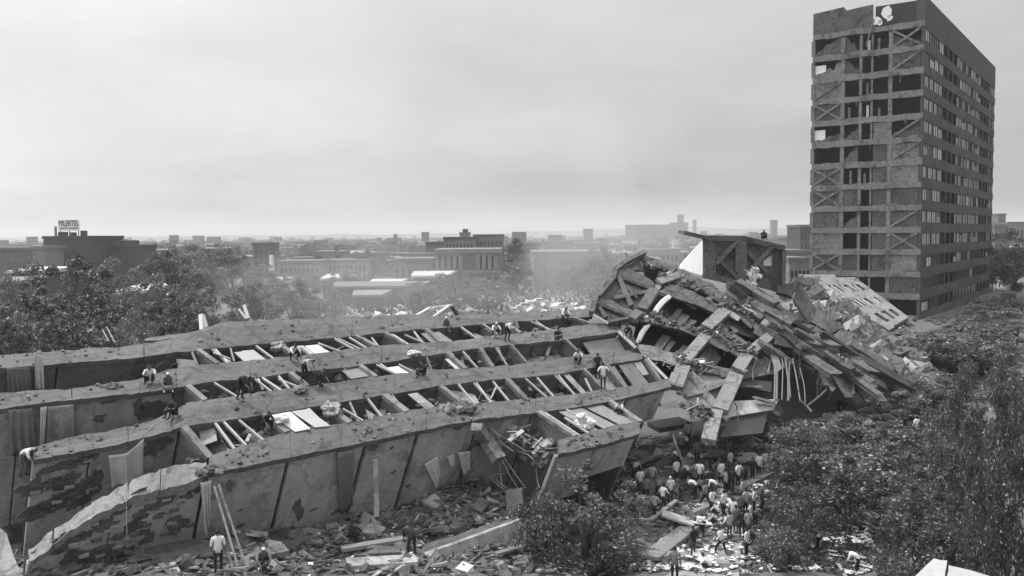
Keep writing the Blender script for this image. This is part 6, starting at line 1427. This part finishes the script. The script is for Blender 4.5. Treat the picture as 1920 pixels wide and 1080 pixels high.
block(832, 890, 447, 330, 'city_mid', 18, 'upper grey block with long windows above the colonnaded building, left half', 1, 8, roof='city_dark', wz=(.62, .92)); block(888, 944, 442, 345, 'city_mid', 18, 'upper grey block above the colonnaded building, right half', 2, 7, roof='city_dark', wz=(.55, .9))
q = at(872, 436, 338); part(block(862, 880, 438, 338, 'city_pale', 6, 'small penthouse on the skyline above the colonnaded building')[0], 'tank', 'city_dark', (q.x - 1, q.x + 1, 339, 341, 16, 18.5))
block(1000, 1130, 474, 235, 'city_pale', 30, 'long blank pale wall building right of the pointed tree', roof='city_mid', par=.6)
for x in (1020, 1052): mb = MB(); a = at(x, 480, 220); mb.tube([Vector((a.x, 220, 0)), Vector((a.x, 220, a.z))], .12, 5); tag(rebase(mb.build('lamp_post', MT['concrete_dark'])), 'thin post before the blank wall, ' + ('left one' if x < 1040 else 'right one'), 'lamp post')
for i, (a, b, y, Y, m, r, c) in enumerate(((950, 1010, 458, 420, 'city_mid', 2, 8), (1020, 1075, 455, 460, 'city_pale', 2, 8), (1080, 1140, 458, 400, 'city_mid', 2, 8), (1150, 1200, 462, 380, 'city_mid', 2, 7), (1205, 1275, 470, 330, 'city_pale', 2, 8), (1475, 1500, 447, 380, 'city_mid', 3, 4), (1500, 1522, 424, 300, 'city_dark', 4, 3), (1472, 1518, 472, 240, 'city_mid', 2, 6), (1480, 1520, 487, 200, 'city_pale', 1, 5), (1866, 1890, 424, 330, 'city_mid', 3, 4), (1872, 1886, 402, 480, 'city_mid', 5, 3), (1890, 1950, 418, 420, 'city_pale', 2, 8))):
    block(a, b, y, Y, m, 14, ('grey low block behind the pointed tree', 'pale low block behind the blank wall', 'grey low block right of the blank wall', 'grey low block behind the smoky tree', 'pale low block behind the peak of the heap', 'grey block left of the tower on the skyline', 'dark block touching the left edge of the tower', 'grey low block at the foot of the tower, left side', 'pale low block below the grey one left of the tower', 'grey block on the skyline right of the tower', 'slim tower on the skyline right of the big tower', 'pale low block at the right edge')[i], r, c)
# many more roofs, each a building of its own
used = []
for k in range(150):
    Y = 300 * (2.9 ** cr_.random()) * 1.0; px = cr_.uniform(60, 1520) if k % 9 else cr_.uniform(1865, 1990); wpx = cr_.uniform(18, 60) * 330 / Y; h = cr_.choice((4, 5, 6, 7, 8, 9, 10, 12)) + cr_.uniform(-1, 1)
    h = min(h, 11)
    d = ray(px, 450); p = CAM + d * (Y / d.y); v = Vector((p.x, Y, h)); px_, py_ = proj(v)
    m = cr_.choice(('city_mid', 'city_mid', 'city_pale', 'city_dark')); rf_ = cr_.choice(('city_mid', 'city_pale', 'roof_pale', 'city_pale', 'roof_pale'))
    spot = [w_ for x_, w_ in ((180, 'above the far left trees'), (330, 'right of the dark arched building'), (470, 'left of the dark narrow tower block'), (610, 'above the grey building with bays'), (740, 'above the far bright roofs'), (830, 'left of the colonnaded building'), (950, 'behind the colonnaded building'), (1010, 'behind the pointed tree'), (1130, 'above the long blank wall'), (1270, 'behind the peak of the twisted heap'), (1480, 'behind the roof room'), (1600, 'beside the tower left edge'), (9999, 'right of the tower')) if px < x_][0]
    lab_ = '%s %s building, %s roof, %s, %s city' % ('wide' if wpx * Y / F > 11 else 'narrow', {'city_mid': 'grey', 'city_pale': 'pale', 'city_dark': 'dark'}[m], {'city_mid': 'grey', 'city_pale': 'pale', 'roof_pale': 'bright'}[rf_], spot, 'nearer' if Y < 420 else 'hazy')
    e, P, ux, uy, w, top = block(px, px + wpx, py_, Y, m, cr_.uniform(8, 16), lab_, roof=rf_, par=.5, group='small flat-roofed buildings of the far city')
    if cr_.random() < .7:
        n_ = max(2, int(w / 3.2)); fl = 2 if h > 6 else 1; mb = MB()
        for r in range(fl):
            for c in range(n_):
                if cr_.random() < .85: cx = w * (c + .5) / n_; cz = top * (r + .55) / fl; mb.box(P + ux * cx - uy * .03 + Vector((0, 0, cz)), ux * (w / n_ * .28), uy * .05, Vector((0, 0, top / fl * .22)))
        if mb.v: tag(mb.build('window_row', MT['glass'], e), kind='stuff')
    if cr_.random() < .35: part(e, 'water_tank', 'city_dark', (P.x + w * .7, P.x + w * .7 + 1.4, Y + 1, Y + 2.4, top + .2, top + 2))
    if cr_.random() < .3: part(e, 'antenna', 'city_dark', (P.x + w * .5, P.x + w * .5 + .12, Y + 1, Y + 1.12, top, top + cr_.uniform(2, 5)))
    if cr_.random() < .4: part(e, 'roof_hut', 'city_pale', (P.x + w * .3, P.x + w * .3 + 2.5, Y + 2, Y + 4.5, top, top + 2.2))
fc = MB()
for k in range(4200):
    Y = 820 * (5 ** cr_.random()); px = cr_.uniform(-80, 2000); d = ray(px, 450); x = d.x / d.y * Y; w_ = cr_.uniform(4, 16); h = cr_.uniform(4, 11) + (cr_.uniform(3, 9) if cr_.random() < .05 else 0)
    fc.abox(x, x + w_, Y, Y + cr_.uniform(6, 14), -.5, h, cr_.choices((0, 1, 2, 3), (4, 3, 2, 1))[0])
tag(fc.build('distant_city', [MT['city_mid'], MT['city_pale'], MT['city_dark'], MT['roof_pale']]), kind='stuff')
ft = np.random.RandomState(9); cs = []
for k in range(1500):
    Y = 560 * (6 ** ft.rand()); px = ft.uniform(-80, 2000); d = ray(px, 450); cs.append((d.x / d.y * Y, Y, ft.uniform(2, 7)))
V, Fq = leaf_cloud(ft, np.array(cs), ft.uniform(3, 7, 1500), 60000, 1.1, False, .6, .7); tag(obj('distant_treetops', arr_mesh('distant_treetops', V, Fq, [MT['leaf_dark']])), kind='stuff')
# low ridge of hills and skyline landmarks
hm = MB(); xs = np.linspace(-2600, 4200, 90)
pf = lambda x: max(3.0, 26 + 22 * math.exp(-((x - 760) / 520) ** 2) + 16 * math.exp(-((x - 2000) / 600) ** 2) + 8 * noise.fractal(Vector((x * .004, 0, 0)), 1, 2, 4))
for a, b in zip(xs, xs[1:]):
    hm.poly([(a, 4300, -1), (b, 4300, -1), (b, 4500, pf(b)), (a, 4500, pf(a))]); hm.poly([(a, 4500, pf(a)), (b, 4500, pf(b)), (b, 4850, -1), (a, 4850, -1)])
tag(hm.build('hills', MT['leaf_dark'], smooth=True), kind='structure')
for i, (a, b, y, Y, lab) in enumerate(((1174, 1262, 422, 1400, 'long flat hazy block on the skyline left of the roof room'), (1272, 1282, 403, 1500, 'slim hazy tower on the skyline above the cantilevered beam'), (1258, 1290, 418, 1450, 'hazy block at the foot of the slim skyline tower'), (1448, 1458, 413, 1500, 'small hazy tower on the skyline left of the big tower'), (790, 802, 436, 900, 'small hazy turret on the skyline left of the colonnaded building'), (738, 741, 440, 900, 'thin hazy chimney on the skyline in the middle distance'), (1095, 1112, 430, 1000, 'hazy block on the skyline above the smoky tree'), (1302, 1306, 412, 1500, 'thin hazy spire on the skyline behind the roof room'))):
    block(a, b, y, Y, 'city_mid', 14, lab, name='skyline_block')

# ------------------------------------------------------------------ people and vehicles behind the wreck
def crowd_mesh(n, areas):
    mb = MB()
    for k in range(n):
        a = cr_.choices(areas, [q[4] for q in areas])[0]; p = ground_at(cr_.uniform(a[0], a[2]), cr_.uniform(a[1], a[3])); z = gz(p.x, p.y)
        if p.y < 120: continue
        s = cr_.uniform(.9, 1.08); m = cr_.choices((0, 1, 2, 3), (4, 3, 2, 4))[0]; an = cr_.uniform(0, 3.14); c, s_ = math.cos(an), math.sin(an); X = Vector((c, s_, 0)); Y_ = Vector((-s_, c, 0)); b = Vector((p.x, p.y, z))
        for sd in (-1, 1): mb.tube([b + X * .1 * sd, b + X * .1 * sd + Vector((0, 0, .85 * s))], [.07, .11], 5, 3)
        mb.tube([b + Vector((0, 0, .82 * s)), b + Vector((0, 0, 1.15 * s)), b + Vector((0, 0, 1.38 * s)), b + Vector((0, 0, 1.5 * s))], [.17, .18, .21, .08], 6, m)
        for sd in (-1, 1): mb.tube([b + X * .2 * sd + Vector((0, 0, 1.4 * s)), b + X * .27 * sd + Vector((0, 0, 1.1 * s)), b + X * .24 * sd + Y_ * .12 + Vector((0, 0, .85 * s))], [.07, .05, .04], 4, m)
        mb.tube([b + Vector((0, 0, 1.5 * s)), b + Vector((0, 0, 1.6 * s)), b + Vector((0, 0, 1.72 * s))], [.06, .1, .06], 6, 4)
    return mb
tag(crowd_mesh(1150, [(1010, 540, 1130, 572, 6), (900, 545, 1010, 572, 3), (940, 528, 1110, 545, 3), (840, 560, 960, 585, 2), (620, 575, 860, 596, 1)]).build('crowd', [MT['shirt_white'], MT['shirt_pale'], MT['shirt_grey'], MT['shirt_dark'], MT['hair']]), kind='stuff')
def car_proto(L_=4.2, W_=1.7, H_=1.4, van=False):
    prof = [(-.5, .22), (-.5, .5), (-.46, .62), (-.3, .66), (-.2, .97), (.16, 1.0), (.3, .68), (.48, .6), (.5, .45), (.5, .22)] if not van else [(-.5, .15), (-.5, .95), (-.47, 1.0), (.36, 1.0), (.44, .6), (.5, .5), (.5, .15)]
    mb = MB(); pts = [Vector((x * L_, -W_ / 2, z * H_)) for x, z in prof]; mb.prism(pts, (0, W_, 0)); o = mb.build('vehicle', MT['white']); body_ = o.data; bpy.data.objects.remove(o)
    bm = bmesh.new(); bm.from_mesh(body_); bmesh.ops.bevel(bm, geom=bm.edges[:], offset=.06, segments=1, affect='EDGES'); bm.to_mesh(body_); bm.free()
    g = MB(); zz = (.68, .93) if not van else (.6, .9); xx = (-.24, .2) if not van else (-.4, .34)
    for s in (-1, 1): g.abox(xx[0] * L_, xx[1] * L_, s * W_ / 2 - .02, s * W_ / 2 + .02, zz[0] * H_, zz[1] * H_)
    o = g.build('window', MT['glass']); gl = o.data; bpy.data.objects.remove(o)
    w = MB(); w.tube([(0, -.1, 0), (0, .1, 0)], .31, 12); o = w.build('wheel', MT['rubber']); wh = o.data; bpy.data.objects.remove(o)
    return body_, gl, wh, L_, W_
CP, VP = car_proto(), car_proto(7.5, 2.3, 2.7, True)
for i, (px, py, pr, m, rot, lab) in enumerate(((770, 578, VP, 'white', 10, 'white van parked behind the pile of frames'), (640, 585, CP, 'white', 25, 'white car behind the long dark board'), (610, 592, CP, 'frame', 160, 'pale car left of the white car behind the strip'), (700, 588, CP, 'city_mid', 15, 'grey car right of the white car behind the strip'), (825, 575, CP, 'shirt_pale', 35, 'pale car right of the white van'), (1012, 572, CP, 'white', 12, 'white car among the crowd behind the far strip'), (955, 556, VP, 'white', 5, 'white truck farther back than the crowd'), (1050, 578, CP, 'white', 40, 'white car in the crowd nearest the twisted heap'), (985, 580, CP, 'frame', 10, 'pale car left of the white car in the crowd'), (900, 584, CP, 'city_dark', 20, 'dark car before the spreading tree'), (1875, 545, CP, 'white', 70, 'white car parked by the far end of the tower'), (1868, 528, CP, 'frame', 70, 'pale car beyond the white one at the tower'), (1890, 575, VP, 'city_dark', 60, 'dark van at the right edge below the tower'))):
    p = ground_at(px, py); e = empty('parked_car' if pr is CP else 'parked_van', Vector((p.x, p.y, gz(p.x, p.y))), lab, 'car' if pr is CP else 'van', 'vehicles behind the wreck'); e.rotation_euler = (0, 0, rad(rot))
    b = obj('body', pr[0], e); b.material_slots[0].link = 'OBJECT'; b.material_slots[0].material = MT[m]; obj('window', pr[1], e)
    for sx_ in (-.3, .31):
        for sy in (-1, 1): o = obj('wheel', pr[2], e); o.location = (sx_ * pr[3], sy * (pr[4] / 2 - .1), .31)
mb = MB()
for k in range(1500):
    a = cr_.choices(((560, 575, 900, 600, 3), (880, 560, 1130, 590, 3), (620, 555, 900, 580, 1)), (3, 3, 1))[0]; p = ground_at(cr_.uniform(a[0], a[2]), cr_.uniform(a[1], a[3]))
    if p.y < 110: continue
    s_ = cr_.uniform(.15, .8); mb.chunk((p.x, p.y, gz(p.x, p.y) + s_ * .3), s_, s_ * cr_.uniform(.5, 1), s_ * .5, cr_.choices((0, 1, 2, 3), (4, 3, 2, 2))[0])
tag(mb.build('rubble', [MT['rubble'], MT['rubble_light'], MT['concrete_dark'], MT['white']]), kind='stuff')
# pale rooftop corner at the lower right, pale parapet at the lower left
e = empty('white_parapet', at(1790, 1090, 25) - Vector((0, 0, 2)), 'bright white rooftop corner at the lower edge below the drooping trees', 'parapet')
mb = MB(); mb.prism([at(1750, 1048, 26.5), at(1776, 1052, 26.2), at(1770, 1095, 24.6), at(1700, 1095, 24.8)], Vector((0, .1, -2.5))); weather(mb.build('coping', MT['board'], e), 3, .03, 2)
mb = MB(); mb.prism([at(1779, 1060, 26), at(1860, 1080, 25.6), at(1880, 1100, 24.8), at(1775, 1100, 24.6)], Vector((0, .1, -2.5))); weather(mb.build('roof_slab', MT['board'], e), 3, .03, 2)
mb = MB(); mb.prism([at(-6, 985, 27), at(12, 1000, 27), at(26, 1044, 26), at(44, 1082, 25), at(-8, 1090, 25)], Vector((0, .1, -.5))); tag(rebase(mb.build('pale_slab', MT['concrete_light'])), 'pale slab end at the lower left corner', 'slab')

# ------------------------------------------------------------------ air
def volume_mat(name, dens, col=1.0, an=.3):
    m = bpy.data.materials.new(name); m.use_nodes = True; n = m.node_tree.nodes; n.clear(); o = n.new('ShaderNodeOutputMaterial'); v = n.new('ShaderNodeVolumePrincipled')
    v.inputs['Color'].default_value = (col, col, col, 1); v.inputs['Density'].default_value = dens; v.inputs['Anisotropy'].default_value = an
    m.node_tree.links.new(v.outputs[0], o.inputs['Volume']); return m
mb = MB(); mb.abox(-4890, 4890, -290, 4880, -4.0, 75); tag(mb.build('haze', volume_mat('haze_air', 0.00024)), kind='stuff')
def plume(px, py, Y, rx, ry, rz, dens, seed):
    bm = bmesh.new(); bmesh.ops.create_icosphere(bm, subdivisions=5, radius=1)
    for v in bm.verts: v.co *= 1 + .75 * noise.fractal(v.co * 1.4 + Vector((seed, 0, 0)), 1, 2, 4); v.co = Vector((v.co.x * rx, v.co.y * ry, v.co.z * rz))
    me = bpy.data.meshes.new('dust_plume'); bm.to_mesh(me); bm.free(); me.materials.append(volume_mat('dust', dens, .9)); o = obj('dust_plume', me, loc=at(px, py, Y)); tag(o, kind='stuff')
plume(1140, 470, 125, 14, 12, 9, .008, 1); plume(1190, 450, 140, 14, 10, 6, .007, 4); plume(620, 545, 105, 16, 10, 5, .006, 2); plume(660, 530, 135, 26, 16, 7, .004, 6); plume(580, 560, 95, 14, 8, 5, .006, 8); plume(1090, 500, 110, 10, 8, 6, .008, 9); plume(1230, 440, 150, 22, 12, 6, .005, 7); plume(980, 545, 135, 30, 16, 6, .004, 3)
